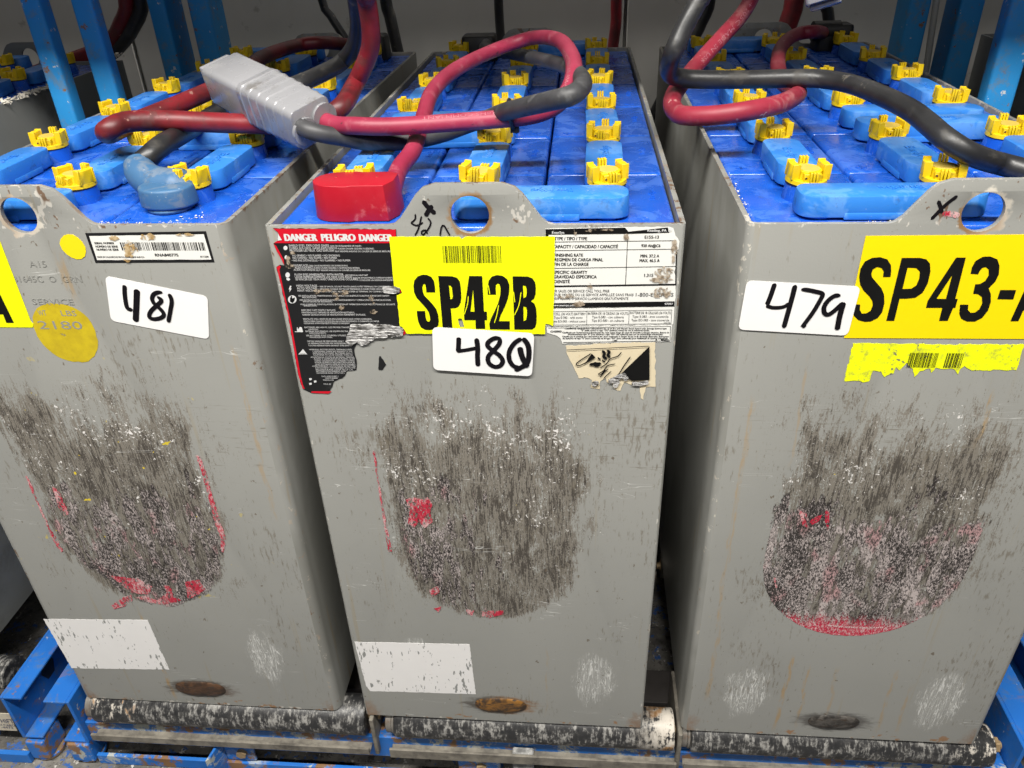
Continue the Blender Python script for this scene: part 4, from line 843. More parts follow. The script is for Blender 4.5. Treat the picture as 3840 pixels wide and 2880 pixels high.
for i, (cx, cy, rx, ry) in enumerate(((960, 320, 65, 26), (740, 330, 40, 20), (1200, 308, 60, 12), (850, 400, 50, 60), (830, 470, 30, 18))): piece(sl, 'glue_residue', [px('L', *o4, circ(cx, cy, rx*0.85, ry*0.85, 26, 0.3, i+60))], 0.0013+0.00003*i, M_RESIN)
sticker('L', 'dot_sticker', px('L', 0, 860, 3.0714, [(688, 165), (700, 110), (735, 70), (785, 54), (840, 60), (900, 95), (950, 145), (985, 205), (992, 255), (980, 310), (940, 340), (890, 344), (830, 325), (770, 285), (720, 235)]), 0.0004, M_DOT, label='small round yellow dot sticker')
sticker('L', 'paint_dot', rough(px('L', 0, 860, 3.0714, [(375, 1020), (400, 950), (470, 880), (560, 845), (660, 855), (780, 875), (880, 915), (980, 985), (1050, 1070), (1100, 1170), (1130, 1280), (1125, 1380), (1090, 1460), (1020, 1520), (950, 1532), (850, 1525), (720, 1490), (600, 1420), (500, 1330), (430, 1230), (385, 1120)]), 0.0008, 0.004, 3), 0.00025, M_DOTP, th=0, label='large smeared yellow paint dot')
o5 = (380, 1000, 5.027)
number_sticker('L', [(75, 165), (2008, 555), (2035, 1368), (185, 1015)], o5, [([(445, 340), (450, 520), (480, 720), (520, 790), (600, 805)], 1.0), ([(680, 420), (670, 700), (655, 1030)], 1.35), ([(1160, 480), (1080, 475), (1000, 510), (965, 590), (1000, 680), (1090, 760), (1170, 850), (1185, 910), (1120, 960), (1000, 980), (920, 950), (915, 890), (960, 810), (1060, 720), (1140, 640), (1120, 600), (1060, 555)], 0.95), ([(1285, 500), (1335, 640), (1310, 820), (1270, 1040)], 0.95)], 0.0047, 0.0006, 'white sticker with 481 handwritten in black marker')
o6 = (0, 860, 3.0714)
yl = sticker('L', 'location_sticker', px('L', *o6, [(-560, 130), (0, 130), (20, 180), (360, 1060), (388, 1090), (380, 1128), (-560, 1122)]), 0.0005, M_YELLOW, label='fluorescent yellow sticker cut off by the left picture edge')
piece(yl, 'lettering', [px('L', *o6, [(-70, 600), (0, 735), (165, 1072), (78, 1072), (40, 975), (-150, 975), (-170, 1072), (-250, 1072)])], 0.0008, M_INK, {0: [px('L', *o6, [(-95, 760), (0, 905), (-130, 905)])]})
mb = MB()                                     # stamped weight and part number
for tx, x0, x1, ym, hh in (("A15", 350, 545, 398, 70), ("81645C  O  GRN", 165, 950, 570, 70), ("SERVICE", 385, 858, 832, 66), ("WT", 452, 545, 960, 60), ("LBS", 715, 890, 965, 62), ("2180", 460, 962, 1100, 92)):
    f6 = crop('L', *o6); a = f6(x0, ym+hh/2); c = f6(x1, ym+hh/2); t_ = f6((x0+x1)/2, ym-hh/2); m_ = f6((x0+x1)/2, ym+hh/2)
    put_text(mb, tx, a[0], c[0], a[1], (t_[1]-m_[1]), -0.0002)
me = mb.mesh('stamped_lettering', [CASE['L']], weld=0); bm = bmesh.new(); bm.from_mesh(me); r_ = bmesh.ops.extrude_face_region(bm, geom=bm.faces[:])
bmesh.ops.translate(bm, verts=[e for e in r_['geom'] if isinstance(e, bmesh.types.BMVert)], vec=(0, -0.00018, 0)); bmesh.ops.recalc_face_normals(bm, faces=bm.faces); bm.to_mesh(me); bm.free()
obj('stamped_lettering', me, None, B['L'])
o7 = (0, 1960, 1.728)
sticker('L', 'blank_label', rough(px('L', *o7, [(282, 624), (958, 630), (1098, 952), (465, 942)]), 0.0005, 0.004, 12), 0.0003, M_WPAINT, label='scratched blank white label low on the case')
# --- middle battery blank label
sticker('C', 'blank_label', rough(px('C', 1200, 1960, 1.728, [(224, 772), (970, 788), (1010, 1110), (325, 1090), (300, 1060)]), 0.0004, 0.004, 13), 0.0003, M_WPAINT, label='scratched blank white label low on the case')

# --- right battery
o8 = (2640, 800, 1.8433)
am = sticker('R', 'location_sticker', px('R', *o8, [(1117, 154), (2500, 142), (2520, 868), (966, 860)]), 0.0006, M_AMBER, label='amber sticker with slanted bold SP43-A')
GR = {'S': ([(1235, 437), (1240, 400), (1225, 375), (1195, 368), (1165, 385), (1155, 415), (1160, 440), (1190, 475), (1225, 515), (1243, 560), (1245, 620), (1230, 680), (1200, 720), (1150, 745), (1110, 747), (1065, 735), (1035, 705), (1030, 670), (1040, 625), (1078, 628), (1075, 665), (1090, 690), (1120, 688), (1150, 670), (1165, 630), (1160, 600), (1140, 570), (1100, 530), (1078, 490), (1070, 440), (1080, 380), (1110, 330), (1160, 305), (1215, 300), (1265, 315), (1290, 355), (1292, 400), (1287, 437)], []),
      'P': ([(1365, 305), (1490, 305), (1535, 315), (1560, 345), (1563, 400), (1545, 480), (1510, 545), (1460, 580), (1400, 587), (1350, 587), (1313, 740), (1258, 740)], [[(1405, 373), (1465, 375), (1490, 400), (1485, 450), (1465, 495), (1430, 518), (1370, 520)]]),
      '4': ([(1740, 303), (1807, 303), (1735, 588), (1752, 588), (1735, 650), (1720, 650), (1682, 740), (1622, 740), (1645, 650), (1532, 650), (1545, 600)], [[(1713, 425), (1670, 588), (1605, 588)]]),
      '3': ([(1840, 415), (1850, 370), (1875, 325), (1925, 297), (1975, 295), (2025, 315), (2040, 360), (2035, 420), (2010, 470), (1965, 515), (1980, 555), (1980, 610), (1960, 670), (1920, 720), (1870, 745), (1815, 745), (1775, 725), (1762, 690), (1768, 628), (1825, 628), (1822, 665), (1840, 685), (1870, 682), (1900, 660), (1920, 620), (1918, 575), (1890, 555), (1858, 553), (1872, 488), (1905, 485), (1940, 465), (1965, 425), (1965, 385), (1945, 368), (1920, 375), (1900, 400), (1893, 418)], []),
      '-': ([(2045, 527), (2155, 527), (2135, 592), (2025, 590)], []),
      'A': ([(2115, 742), (2170, 742), (2205, 668), (2325, 668), (2330, 742), (2395, 742), (2380, 303), (2315, 303)], [[(2235, 600), (2318, 430), (2322, 600)]])}
mb = MB()
for k, (o_, hs) in GR.items(): mb.sheet(px('R', *o8, o_), [px('R', *o8, h) for h in hs], -0.0009, 0)
obj('lettering', mb.mesh('lettering', [M_INK], weld=0), None, am)
o9 = (2740, 1020, 4.254)
number_sticker('R', [(255, 125), (2070, 222), (1860, 1008), (115, 910)], o9, [([(700, 170), (640, 350), (575, 515)], 1.0), ([(560, 525), (660, 555), (780, 555), (870, 530), (930, 480)], 0.85), ([(1025, 195), (960, 450), (840, 880)], 1.05), ([(1120, 265), (1200, 270), (1350, 300), (1455, 335), (1430, 420), (1300, 640), (1160, 830), (1150, 855), (1200, 840)], 0.95), ([(1745, 365), (1660, 365), (1560, 430), (1485, 540), (1490, 640), (1550, 665), (1640, 610), (1790, 470)], 1.0), ([(1795, 470), (1735, 680), (1690, 910)], 1.15)], 0.0044, 0.0012, 'white sticker with 479 handwritten in black marker')
ty = sticker('R', 'torn_barcode_sticker', rough(px('R', *o8, [(1030, 897), (1700, 905), (2212, 905), (2158, 1083), (2050, 1080), (1950, 1085), (1850, 1085), (1800, 1055), (1770, 1075), (1755, 1112), (1730, 1075), (1640, 1075), (1600, 1065), (1570, 1100), (1560, 1070), (1490, 1090), (1452, 1130), (1445, 1075), (1400, 1030), (1350, 1085), (1325, 1060), (1310, 1105), (1245, 1130), (1225, 1095), (1170, 1085), (1140, 1160), (1100, 1168), (1050, 1155), (970, 1160)]), 0.0007, 0.003, 6), 0.0004, M_YWORN, label='torn fluorescent yellow strip with part of a barcode')
mb = MB(); a = front('R', 2640+1395/1.8433, 800+1068/1.8433); c = front('R', 2640+1795/1.8433, 800+965/1.8433); bars(mb, a[0], c[0], a[1]+0.001, c[1], -0.0007, 30, 14, skip=lambda x: a[0]+0.026 < x < a[0]+0.034); obj('barcode', mb.mesh('barcode', [M_INK], weld=0), None, ty)

# --- worn shield decals
def shield_poly(cx, hw, z1, zb, zt):
    P = [(cx-hw, zt), (cx-hw, z1)]
    P += [(cx+hw*math.sin(math.radians(a)), z1-(z1-zb)*math.cos(math.radians(a))**0.9) for a in range(-80, 81, 8)]
    return P+[(cx+hw, z1), (cx+hw, zt)]
sh = {'L': shield_poly(-0.012, 0.113, 0.33, 0.200, 0.48), 'C': shield_poly(-0.008, 0.118, 0.33, 0.200, 0.49), 'R': shield_poly(-0.013, 0.113, 0.33, 0.2005, 0.50)}
for b in 'LCR': sticker(b, 'worn_shield_decal', rough(sh[b], 0.0004, 0.005, 20), 0.0003, M_SH[b], th=0, label='scuffed remains of a shield shaped decal')
def redbits(b, o_, polys, y=0.0006):
    for i, p in enumerate(polys): sticker(b, 'red_decal_scrap', rough(px(b, *o_, p), 0.0006, 0.002, 40+i), y+0.00005*i, M_REDW, th=0.0002)
redbits('L', (0, 1400, 1.728), [[(160, 650), (195, 690), (235, 800), (290, 920), (325, 1000), (380, 1090), (412, 1150), (400, 1160), (345, 1080), (305, 990), (260, 880), (205, 760)],
    [(1270, 530), (1300, 540), (1340, 650), (1375, 780), (1430, 960), (1465, 1070), (1450, 1160), (1435, 1150), (1430, 1060), (1385, 940), (1345, 780), (1310, 650)],
    [(880, 1450), (940, 1440), (1020, 1470), (1085, 1420), (1060, 1370), (1110, 1380), (1125, 1450), (1180, 1470), (1060, 1498), (960, 1480)],
    [(1200, 1350), (1290, 1335), (1330, 1395), (1290, 1430), (1220, 1460)], [(725, 1500), (800, 1450), (850, 1430), (860, 1470), (800, 1510), (740, 1525)], [(340, 730), (380, 750), (450, 910), (420, 920), (380, 860)], [(720, 1310), (900, 1330), (990, 1380), (960, 1430), (860, 1420), (780, 1360)]])
redbits('C', (1280, 1400, 1.728), [[(910, 1540), (1050, 1535), (1052, 1560), (960, 1582), (912, 1572)], [(810, 1530), (860, 1535), (850, 1570), (820, 1560)], [(418, 815), (470, 800), (520, 815), (560, 800), (590, 850), (575, 900), (592, 960), (540, 1000), (505, 960), (470, 998), (430, 965), (445, 890)], [(205, 500), (220, 505), (245, 700), (280, 900), (330, 1150), (305, 1155), (265, 900), (235, 700)], [(570, 1400), (630, 1375), (635, 1420), (580, 1450)], [(600, 1520), (650, 1510), (630, 1545)]])
redbits('R', (2560, 1400, 1.728), [[(585, 1320), (600, 1325), (612, 1385), (600, 1390)], [(750, 880), (785, 905), (808, 895), (796, 950), (812, 1000), (778, 985)], [(820, 960), (850, 930), (905, 915), (880, 955), (835, 980)], [(925, 880), (952, 905), (942, 1020), (920, 960)]])
url = MB(); fR = crop('R', 2560, 1960, 1.728)
a, c = fR(935, 668), fR(1300, 668); put_text(url, 'www.enersys.com', a[0], c[0], a[1], 0.0042, -0.0006, fmap=lambda X, Y, Z: (X, Y, Z-0.003*math.cos((X-a[0])/(c[0]-a[0])*math.pi-math.pi/2)*0.6), bold=0.0006)
obj('decal_lettering', url.mesh('decal_lettering', [simple('pale_pink_print', (0.62, 0.42, 0.42), 0.6)], weld=0), None, B['R'])
# --- rub bosses at the foot
for b, (cx, cy, rx, ry), o_ in (('L', (1300, 1075, 150, 62), (0, 1960, 1.728)), ('C', (1172, 1182, 158, 66), (1200, 1960, 1.728)), ('R', (978, 1290, 160, 64), (2560, 1960, 1.728))):
    c0 = front(b, o_[0]+cx/o_[2], o_[1]+cy/o_[2]); e0 = front(b, o_[0]+(cx+rx)/o_[2], o_[1]+cy/o_[2]); rx_ = e0[0]-c0[0]; rz_ = rx_*0.42
    mb = MB(); rings = [(1.06, 0.0002), (1.0, 0.0012), (0.88, 0.0024), (0.6, 0.0030), (0.25, 0.0032)]; n = 36; vs = []
    for k, yy in rings:
        for i in range(n):
            a = 2*math.pi*i/n; ca, sa = math.cos(a), math.sin(a); q = 0.8
            vs.append((c0[0]+rx_*k*math.copysign(abs(ca)**q, ca), -yy, c0[1]+rz_*k*math.copysign(abs(sa)**q, sa)))
    fs = [(j*n+i, j*n+(i+1) % n, (j+1)*n+(i+1) % n, (j+1)*n+i) for j in range(len(rings)-1) for i in range(n)]+[tuple(range((len(rings)-1)*n, len(rings)*n))]
    mb.add(vs, fs); obj('rub_boss', mb.mesh('rub_boss', [M_BOSS[b]], smooth=60), None, B[b])
# --- crumbs of dried acid along the rims
def crust(parent, pts, n, seed, smin, smax, spread):
    R = random.Random(seed); mb = MB()
    for i in range(n):
        k = R.randrange(len(pts)-1); t = R.random(); p = Vector(pts[k]).lerp(Vector(pts[k+1]), t)+Vector((R.gauss(0, spread), R.gauss(0, spread), R.gauss(0, spread*0.25)))
        s = R.uniform(smin, smax); vs = [p+Vector((R.uniform(-1, 1), R.uniform(-1, 1), R.uniform(-0.5, 0.7)))*s for _ in range(5)]
        mb.add(vs, [(0, 1, 2), (0, 2, 3), (0, 3, 4), (1, 2, 4), (0, 1, 4), (2, 3, 4)])
    o = obj('acid_crust', mb.mesh('acid_crust', [M_CRUST], weld=0), None, parent); o['kind'] = 'stuff'
crust(B['L'], [(0.06, 0.006, H), (0.185, 0.006, H)], 80, 1, 0.0004, 0.0012, 0.0012); crust(B['L'], [(0.185, 0.006, H), (0.188, 0.12, H), (0.19, 0.3, H)], 24, 2, 0.0004, 0.0010, 0.0012)
crust(B['L'], [(0.13, 0.02, LIDZ), (0.16, 0.04, LIDZ)], 30, 3, 0.0008, 0.002, 0.004)
crust(B['R'], [(-0.185, 0.02, H-0.002), (-0.186, 0.16, H-0.002)], 40, 4, 0.0004, 0.0014, 0.0022); crust(B['R'], [(-0.10, 0.006, H-0.002), (-0.06, 0.007, H-0.001)], 40, 5, 0.0008, 0.002, 0.001)
crust(B['R'], [(0.105, 0.30, LIDZ+0.004), (0.11, 0.33, LIDZ+0.004)], 25, 6, 0.0008, 0.0022, 0.002)
crust(FL, [(0.19, 0.58, H), (0.19, 0.76, H)], 240, 7, 0.002, 0.006, 0.006); crust(FL, [(0.18, 0.9, H+0.01), (0.19, 0.96, H+0.012)], 80, 8, 0.003, 0.008, 0.007)

# ------------------------------------------------------------------ terminals
def wpt(b, x, y, z):
    bx, by, a = BAT[b]; return Vector((bx+x*math.cos(a)-y*math.sin(a), by+x*math.sin(a)+y*math.cos(a), z))
FY, RY = cell_xy(0, 0)[1]-0.047, cell_xy(0, 5)[1]+0.047
# red two-step cover on the middle battery
mb = MB()
foot = [(-0.018+0.024*math.cos(math.radians(a)), 0.024*math.sin(math.radians(a))) for a in range(90, 271, 15)]+[(-0.004, -0.0255), (0.002, -0.0225), (0.034, -0.0225), (0.041, -0.006), (0.041, 0.018), (0.032, 0.0235), (0.002, 0.0235), (-0.004, 0.0255)]
mb.prism(foot, 0.0, 0.034, top=0.95)
for q in ((-0.02, 0.006), (0.02, 0.006)): mb.cyl(q, 0.0016, 0.0335, 0.0345, 8, 1)
o = obj('terminal_cover', mb.mesh('terminal_cover', [M_RED, M_HOLE_SHADE], bevel=0.0026, seg=3, ang=40, smooth=40), None, B['C'], (-0.115, 0.0465, LIDZ)); o['label'] = 'glossy red terminal cover'
# faded blue boot on the left battery: flat lobe over the post, round sleeve over the cable lug
lob = [(0.029*math.cos(math.radians(a)), 0.027*math.sin(math.radians(a))) for a in range(0, 360, 12)]
mb = MB(); dl_ = [(0.029*math.cos(math.radians(a)), 0.024*math.sin(math.radians(a))) for a in range(180, 361, 12)]+[(0.029, 0.006), (0.022, 0.010), (-0.022, 0.010), (-0.029, 0.006)]
mb.prism(dl_, 0.005, 0.025, top=0.95); mb.cyl((0, 0), 0.023, 0.0, 0.0055, 24, 1)
me = mb.mesh('terminal_boot', [M_BOOT, M_BLK], bevel=0.0036, seg=3, ang=45, smooth=45)
bo = obj('terminal_boot', me, None, B['L'], (0.112, 0.060, LIDZ)); bo['label'] = 'faded blue rubber boot on the cable lug'
SLV = [Vector(q) for q in ((0.020, 0.014, 0.014), (0.006, 0.017, 0.0155), (-0.012, 0.021, 0.0165), (-0.030, 0.028, 0.019), (-0.044, 0.038, 0.024), (-0.051, 0.049, 0.029))]
mb = MB(); SP_ = catmull(SLV, 0.004); tube(mb, SP_, 0.019, 22, rf=lambda i: 0.0205-0.0050*i/len(SP_)+(-0.004*max(0, 3-i)**1.0))
obj('boot_sleeve', mb.mesh('boot_sleeve', [M_BOOT], smooth=60), None, bo)
mb = MB(); mb.prism(lob, 0.0, 0.030, top=0.9)
me_b = mb.mesh('terminal_boot', [M_BLK], bevel=0.004, seg=2, ang=45, smooth=45)
obj('terminal_boot', me_b, None, B['R'], (CW-0.004, FY+0.004, LIDZ))
mb = MB(); mb.prism(rrect(-0.034, 0.034, -0.026, 0.026, 0.008, 3), 0.0, 0.044, top=0.9)
me_k = mb.mesh('terminal_boot', [M_BLK], bevel=0.004, seg=2, ang=45, smooth=45)
obj('terminal_boot', me_k, None, B['C'], (-CW+0.035, RY-0.03, LIDZ)); obj('terminal_boot', me_k, None, B['L'], (CW-0.01, RY, LIDZ)); obj('terminal_boot', me_k, None, B['R'], (CW-0.01, RY, LIDZ))

# ------------------------------------------------------------------ cables
CR = 0.0104
def pz(x, y, z): return onplane(x, y, 2, z)
def py_(x, y, yy): return onplane(x, y, 1, yy)
def cable(parent, name, pts, mat, r=CR, step=0.006):
    P = catmull(pts, step); mb = MB(); tube(mb, P, r); o = obj(name, mb.mesh(name, [mat], smooth=60), None, parent); return o, P
def cable_print(parent, P, s, start, h, ang, length, mat, r=CR):
    """text printed along a cable: string wrapped on the jacket from arc length start"""
    _prep([s]); vs, fs, a, b_ = _TX[s]; T, N = frames(P); acc = [0]
    for i in range(1, len(P)): acc.append(acc[-1]+(P[i]-P[i-1]).length)
    out = []
    for v in vs:
        d = start+(v[0]-a)/(b_-a)*length; i = max(1, min(len(P)-1, next((k for k in range(len(acc)) if acc[k] > d), len(acc)-1)))
        t = (d-acc[i-1])/max(1e-9, acc[i]-acc[i-1]); p = P[i-1].lerp(P[i], t)
        view = (CAM-p); tt = T[i]; view = (view-tt*view.dot(tt)).normalized(); side = view.cross(tt)
        th = ang+(v[1]/CAPH-0.5)*h/r; out.append(p+(view*math.cos(th)+side*math.sin(th))*(r+0.0002))
    mb = MB(); mb.add(out, fs); obj('jacket_print', mb.mesh('jacket_print', [mat], weld=0), None, parent)
dp = lambda x, y: (x*1.736, y*1.736)

# the connector (shared by two leads): housing, ribs, rear shrouds
CLEN = 0.150
def connector(parent, org, a, tilt, sc=1.0):
    a = a.normalized(); u = (Vector((0, 0, 1))-a*a.z).normalized(); u = Matrix.Rotation(tilt, 3, a) @ u; s = a.cross(u)     # a: towards the cables, u: up, s: to the side
    T = Matrix((a, s, u)).transposed().to_4x4(); T = T @ Matrix.Scale(sc, 4); T.translation = org
    mb = MB(); hy, hz = 0.0225, 0.020
    X = Matrix(((0, 0, 1, 0), (1, 0, 0, 0), (0, 1, 0, 0), (0, 0, 0, 1)))     # prism axis z -> connector axis x
    mb.prism(rrect(-hy, hy, -hz, hz, 0.006, 4), 0.004, 0.064, T=X)
    mb.box(-0.002, 0.0045, -hy+0.010, hy-0.002, -hz+0.004, hz-0.001)
    hs = obj('connector_housing', mb.mesh('connector_housing', [M_CONN], bevel=0.0016, seg=2, ang=50, smooth=40), None, parent); hs.matrix_basis = T
    mb = MB(); mb.prism(rrect(-hy-0.001, hy+0.001, -hz-0.0005, hz+0.0015, 0.0075, 5), 0.0645, 0.148, top=0.90, T=X)
    sh_ = obj('connector_grip', mb.mesh('connector_grip', [M_CONN], bevel=0.0016, seg=2, ang=50, smooth=40), None, parent); sh_.matrix_basis = T
    for i in range(6):
        x = 0.0725+0.0125*i; k = 1-0.10*(x-0.0645)/0.0835
        o_ = rrect((-hy-0.001)*k, (hy+0.001)*k, (-hz-0.0005)*k, (hz+0.0015)*k, 0.0075*k, 5); o2_ = rrect((-hy-0.0019)*k, (hy+0.0019)*k, (-hz-0.0013)*k, (hz+0.0025)*k, 0.0088*k, 5)
        mb = MB(); n = len(o_); vs = [X @ Vector((p[0], p[1], x-0.0011)) for p in o_]+[X @ Vector((p[0], p[1], x)) for p in o2_]+[X @ Vector((p[0], p[1], x+0.0011)) for p in o_]
        mb.add(vs, [(j*n+i_, j*n+(i_+1) % n, (j+1)*n+(i_+1) % n, (j+1)*n+i_) for j in (0, 1) for i_ in range(n)])
        rb = obj('grip_rib', mb.mesh('grip_rib', [M_CONN], smooth=70), None, sh_); rb.matrix_parent_inverse = Matrix()
    for sy in (-1, 1):
        mb = MB(); P = [Vector((0.1475, sy*0.0115, -sy*0.002)), Vector((0.1510, sy*0.0115, -sy*0.002))]; tube(mb, P, 0.0125, 20, closed_ends=True)
        q = obj('cable_shroud', mb.mesh('cable_shroud', [M_CONN], smooth=40), None, parent); q.matrix_basis = T
    mb = MB()
    for x_, w_ in ((0.070, 0.010), (0.098, 0.010)): mb.box(x_, x_+w_, -hy*0.97-0.0012, -hy*0.9, -0.011, -0.006)  # solid dark blocks painted as the shade of slots
    q = obj('latch_slot_shade', mb.mesh('latch_slot_shade', [M_HOLE_SHADE]), None, parent); q.matrix_basis = T
    return T

lead = thing('charging_lead', 'pink red and black cables tied together with an unplugged grey connector', 'cable', (-0.1, 0.3, 0.74), 0, 'charging leads lying on the batteries')
def reparent(o, p):
    o.parent = p; o.matrix_parent_inverse = p.matrix_world.inverted()
def child_fix(t):
    bpy.context.view_layer.update()
    inv = t.matrix_world.inverted()
    for c in list(t.children): c.matrix_parent_inverse = inv
# connector of the middle lead, resting over the gap between the left and middle battery
pr = pz(760+1730/4.096, 180+1170/4.096, 0.776); pf = pz(760+330/4.096, 180+455/4.096, 0.806)
ax = (pr-pf).normalized(); csc = (pr-pf).length/CLEN
TC = connector(lead, pf, ax, math.radians(14), csc)
e1 = TC @ Vector((0.150, 0.0115, 0.002)); e2 = TC @ Vector((0.150, -0.0115, -0.002))
if e1.z < e2.z: e1, e2 = e2, e1
redp = [wpt('C', -0.085, 0.058, LIDZ+0.014)]+[pz(*dp(x, y), z) for x, y, z in ((862, 366, .742), (893, 322, .750), (914, 255, .766), (935, 197, .780), (985, 150, .790), (1070, 108, .796), (1150, 82, .808), (1207, 87, .820), (1236, 124, .820), (1238, 168, .812), (1222, 205, .800), (1190, 234, .790), (1130, 252, .782), (1000, 263, .777), (850, 273, .776), (770, 272, .777))]+[e1+ax*0.012, e1-ax*0.03]
rc, RP = cable(lead, 'red_cable', redp, M_CRED, 0.0094)
blkp = [wpt('C', -CW+0.05, RY-0.05, LIDZ+0.030)]+[pz(*dp(x, y), z) for x, y, z in ((1050, 106, .768), (1110, 116, .774), (1175, 130, .786), (1232, 148, .802), (1259, 176, .818), (1238, 204, .822), (1180, 220, .812), (1100, 239, .792), (1055, 255, .770), (1010, 270, .756), (950, 291, .752), (880, 305, .752), (800, 307, .756), (745, 298, .762))]+[e2+ax*0.012, e2-ax*0.03]
bc, BP = cable(lead, 'black_cable', blkp, M_CGRY, 0.0094)
cable_print(lead, RP, "RUBBER JACKET 600V  4/0 AWG  -50C TO +105C  RoHS COMPLIANT", 0.75, 0.0042, -0.75, 0.30, M_CABLEINK, 0.0094)
# cable tie
tp = pz(*dp(1112, 250), .785)
qa = min(RP[len(RP)//2:], key=lambda p: (p-tp).length); qb = min(BP, key=lambda p: (p-qa).length); ia = RP.index(qa); td = (RP[ia+1]-RP[ia-1]).normalized()
tp = (qa+qb)*0.5; e_ = (qb-qa)-td*(qb-qa).dot(td); eh = e_.length/2+0.0115; e_ = e_.normalized(); g_ = td.cross(e_)
ring = [tp+e_*eh*math.cos(2*math.pi*i/32)+g_*0.0112*math.copysign(abs(math.sin(2*math.pi*i/32))**0.7, math.sin(2*math.pi*i/32)) for i in range(33)]
lo_ = min(ring, key=lambda p: p.z)
mb = MB(); tube(mb, ring, 0.0021, 8, closed_ends=False); mb.box(lo_.x-0.004, lo_.x+0.005, lo_.y-0.006, lo_.y+0.001, lo_.z-0.003, lo_.z+0.005)
obj('cable_tie', mb.mesh('cable_tie', [M_BLK], smooth=50), None, lead)
child_fix(lead)

ll = thing('charging_lead', 'grimy red and black cables looped over the battery numbered 481', 'cable', (-0.42, 0.4, 0.74), 0, 'charging leads lying on the batteries')
lr = [wpt('L', CW-0.03, RY-0.005, LIDZ+0.024)]+[pz(x, y, z) for x, y, z in ((1215, 160, .768), (1110, 172, .768), (985, 215, .770), (900, 282, .772), (814, 328, .774), (692, 382, .772), (580, 428, .768), (480, 468, .762), (412, 500, .764), (402, 490, .780), (470, 458, .784), (610, 452, .780), (760, 458, .774), (920, 464, .766), (1080, 468, .760), (1190, 452, .762), (1280, 400, .778))]+[py_(x, y, q) for x, y, q in ((1328, 322, .33), (1367, 243, .33), (1390, 170, .32), (1388, 87, .31), (1375, 0, .30), (1360, -90, .28))]
lr += [lr[-1]+Vector((0, 0.02, 0.14)), lr[-1]+Vector((0.02, 0.06, 0.30))]
cable(ll, 'red_cable', lr, M_CRED2, 0.0112)
lb = [wpt('L', 0.112+q.x, 0.060+q.y, LIDZ+q.z) for q in SLV[2:]]+[pz(x, y, z) for x, y, z in ((562, 584, .759), (610, 543, .764), (680, 503, .759), (745, 465, .750), (815, 422, .748), (890, 390, .754), (1000, 350, .768), (1100, 322, .780), (1215, 272, .786))]+[py_(x, y, q) for x, y, q in ((1282, 232, .47), (1326, 178, .45), (1344, 100, .42), (1336, 0, .38), (1325, -90, .35))]
lb += [lb[-1]+Vector((0, 0.01, 0.14)), lb[-1]+Vector((0.0, 0.04, 0.30))]
cable(ll, 'black_cable', lb, M_CBLK, 0.0112)
child_fix(ll)

z3 = lambda x, y: (2560+x/1.728, y/1.728); e5 = lambda x, y: (2460+x/3.457, y/3.457)
lrr = thing('charging_lead', 'dusty crimson and black cables lying across the battery numbered 479', 'cable', (0.44, 0.4, 0.74), 0, 'charging leads lying on the batteries')
rb_ = [wpt('R', CW-0.004, FY+0.006, LIDZ+0.018)]+[pz(*z3(x, y), z) for x, y, z in ((2110, 1075, .748), (1980, 1040, .756), (1840, 985, .766), (1700, 895, .776), (1590, 800, .782), (1470, 710, .786), (1290, 620, .788), (1100, 548, .788), (900, 512, .788), (700, 508, .788), (450, 515, .788), (200, 516, .790), (40, 512, .792))]+[pz(*e5(x, y), z) for x, y, z in ((330, 1008, .794), (225, 985, .797), (172, 925, .804), (170, 840, .814))]+[py_(*e5(x, y), q) for x, y, q in ((220, 690, .245), (320, 450, .25), (445, 200, .255), (555, 0, .26), (640, -200, .26))]
rtop = rb_[-1]
RC_TIP = py_(3139, 38, 0.36)
axr = Vector((0.05, 0.15, 1)).normalized()
TR_ = Matrix.Rotation(0, 4, 'Z')
rb_ += [rtop+Vector((0.03, 0.0, 0.14)), rtop+Vector((0.12, 0.02, 0.24)), RC_TIP+Vector((0.0, 0.03, 0.30)), RC_TIP+Vector((-0.02, 0.02, 0.19)), RC_TIP+Vector((-0.02, 0.012, 0.12))]
cable(lrr, 'black_cable', rb_, M_CBLK)
rr_ = [wpt('R', CW-0.03, RY-0.012, LIDZ+0.03)]+[pz(*z3(x, y), z) for x, y, z in ((850, 205, .775), (755, 218, .775), (680, 258, .772), (628, 330, .768), (618, 430, .764), (650, 530, .760), (715, 578, .762), (748, 602, .768), (700, 642, .773), (600, 682, .776), (400, 722, .776), (200, 748, .772))]+[pz(*e5(x, y), z) for x, y, z in ((380, 1500, .768), (262, 1452, .766), (206, 1350, .768), (235, 1225, .772), (330, 1085, .780))]+[py_(*e5(x, y), q) for x, y, q in ((480, 900, .42), (690, 660, .46), (900, 430, .49), (1090, 220, .51), (1225, 0, .52), (1290, -200, .52))]
rt2 = rr_[-1]
rr_ += [rt2+Vector((0.03, 0.0, 0.12)), rt2+Vector((0.10, 0.02, 0.19)), RC_TIP+Vector((-0.02, 0.05, 0.24)), RC_TIP+Vector((-0.03, 0.035, 0.18)), RC_TIP+Vector((-0.03, 0.03, 0.12))]
rcab, RRP = cable(lrr, 'red_cable', rr_, M_CRED3)
acc = 0; hit = 0; key = py_(*e5(480, 900), .42)
for i in range(1, len(RRP)):
    acc += (RRP[i]-RRP[i-1]).length
    if (RRP[i]-key).length < 0.008: hit = acc
cable_print(lrr, list(reversed(RRP)), "90C TO +105C MADE IN USA", sum((RRP[i]-RRP[i-1]).length for i in range(1, len(RRP)))-hit-0.20, 0.0055, 0.25, 0.19, M_CABLEINK)
connector(lrr, RC_TIP+Vector((-0.012, 0.012, 0.004)), Vector((-0.25, 0.25, 1)), math.radians(30))
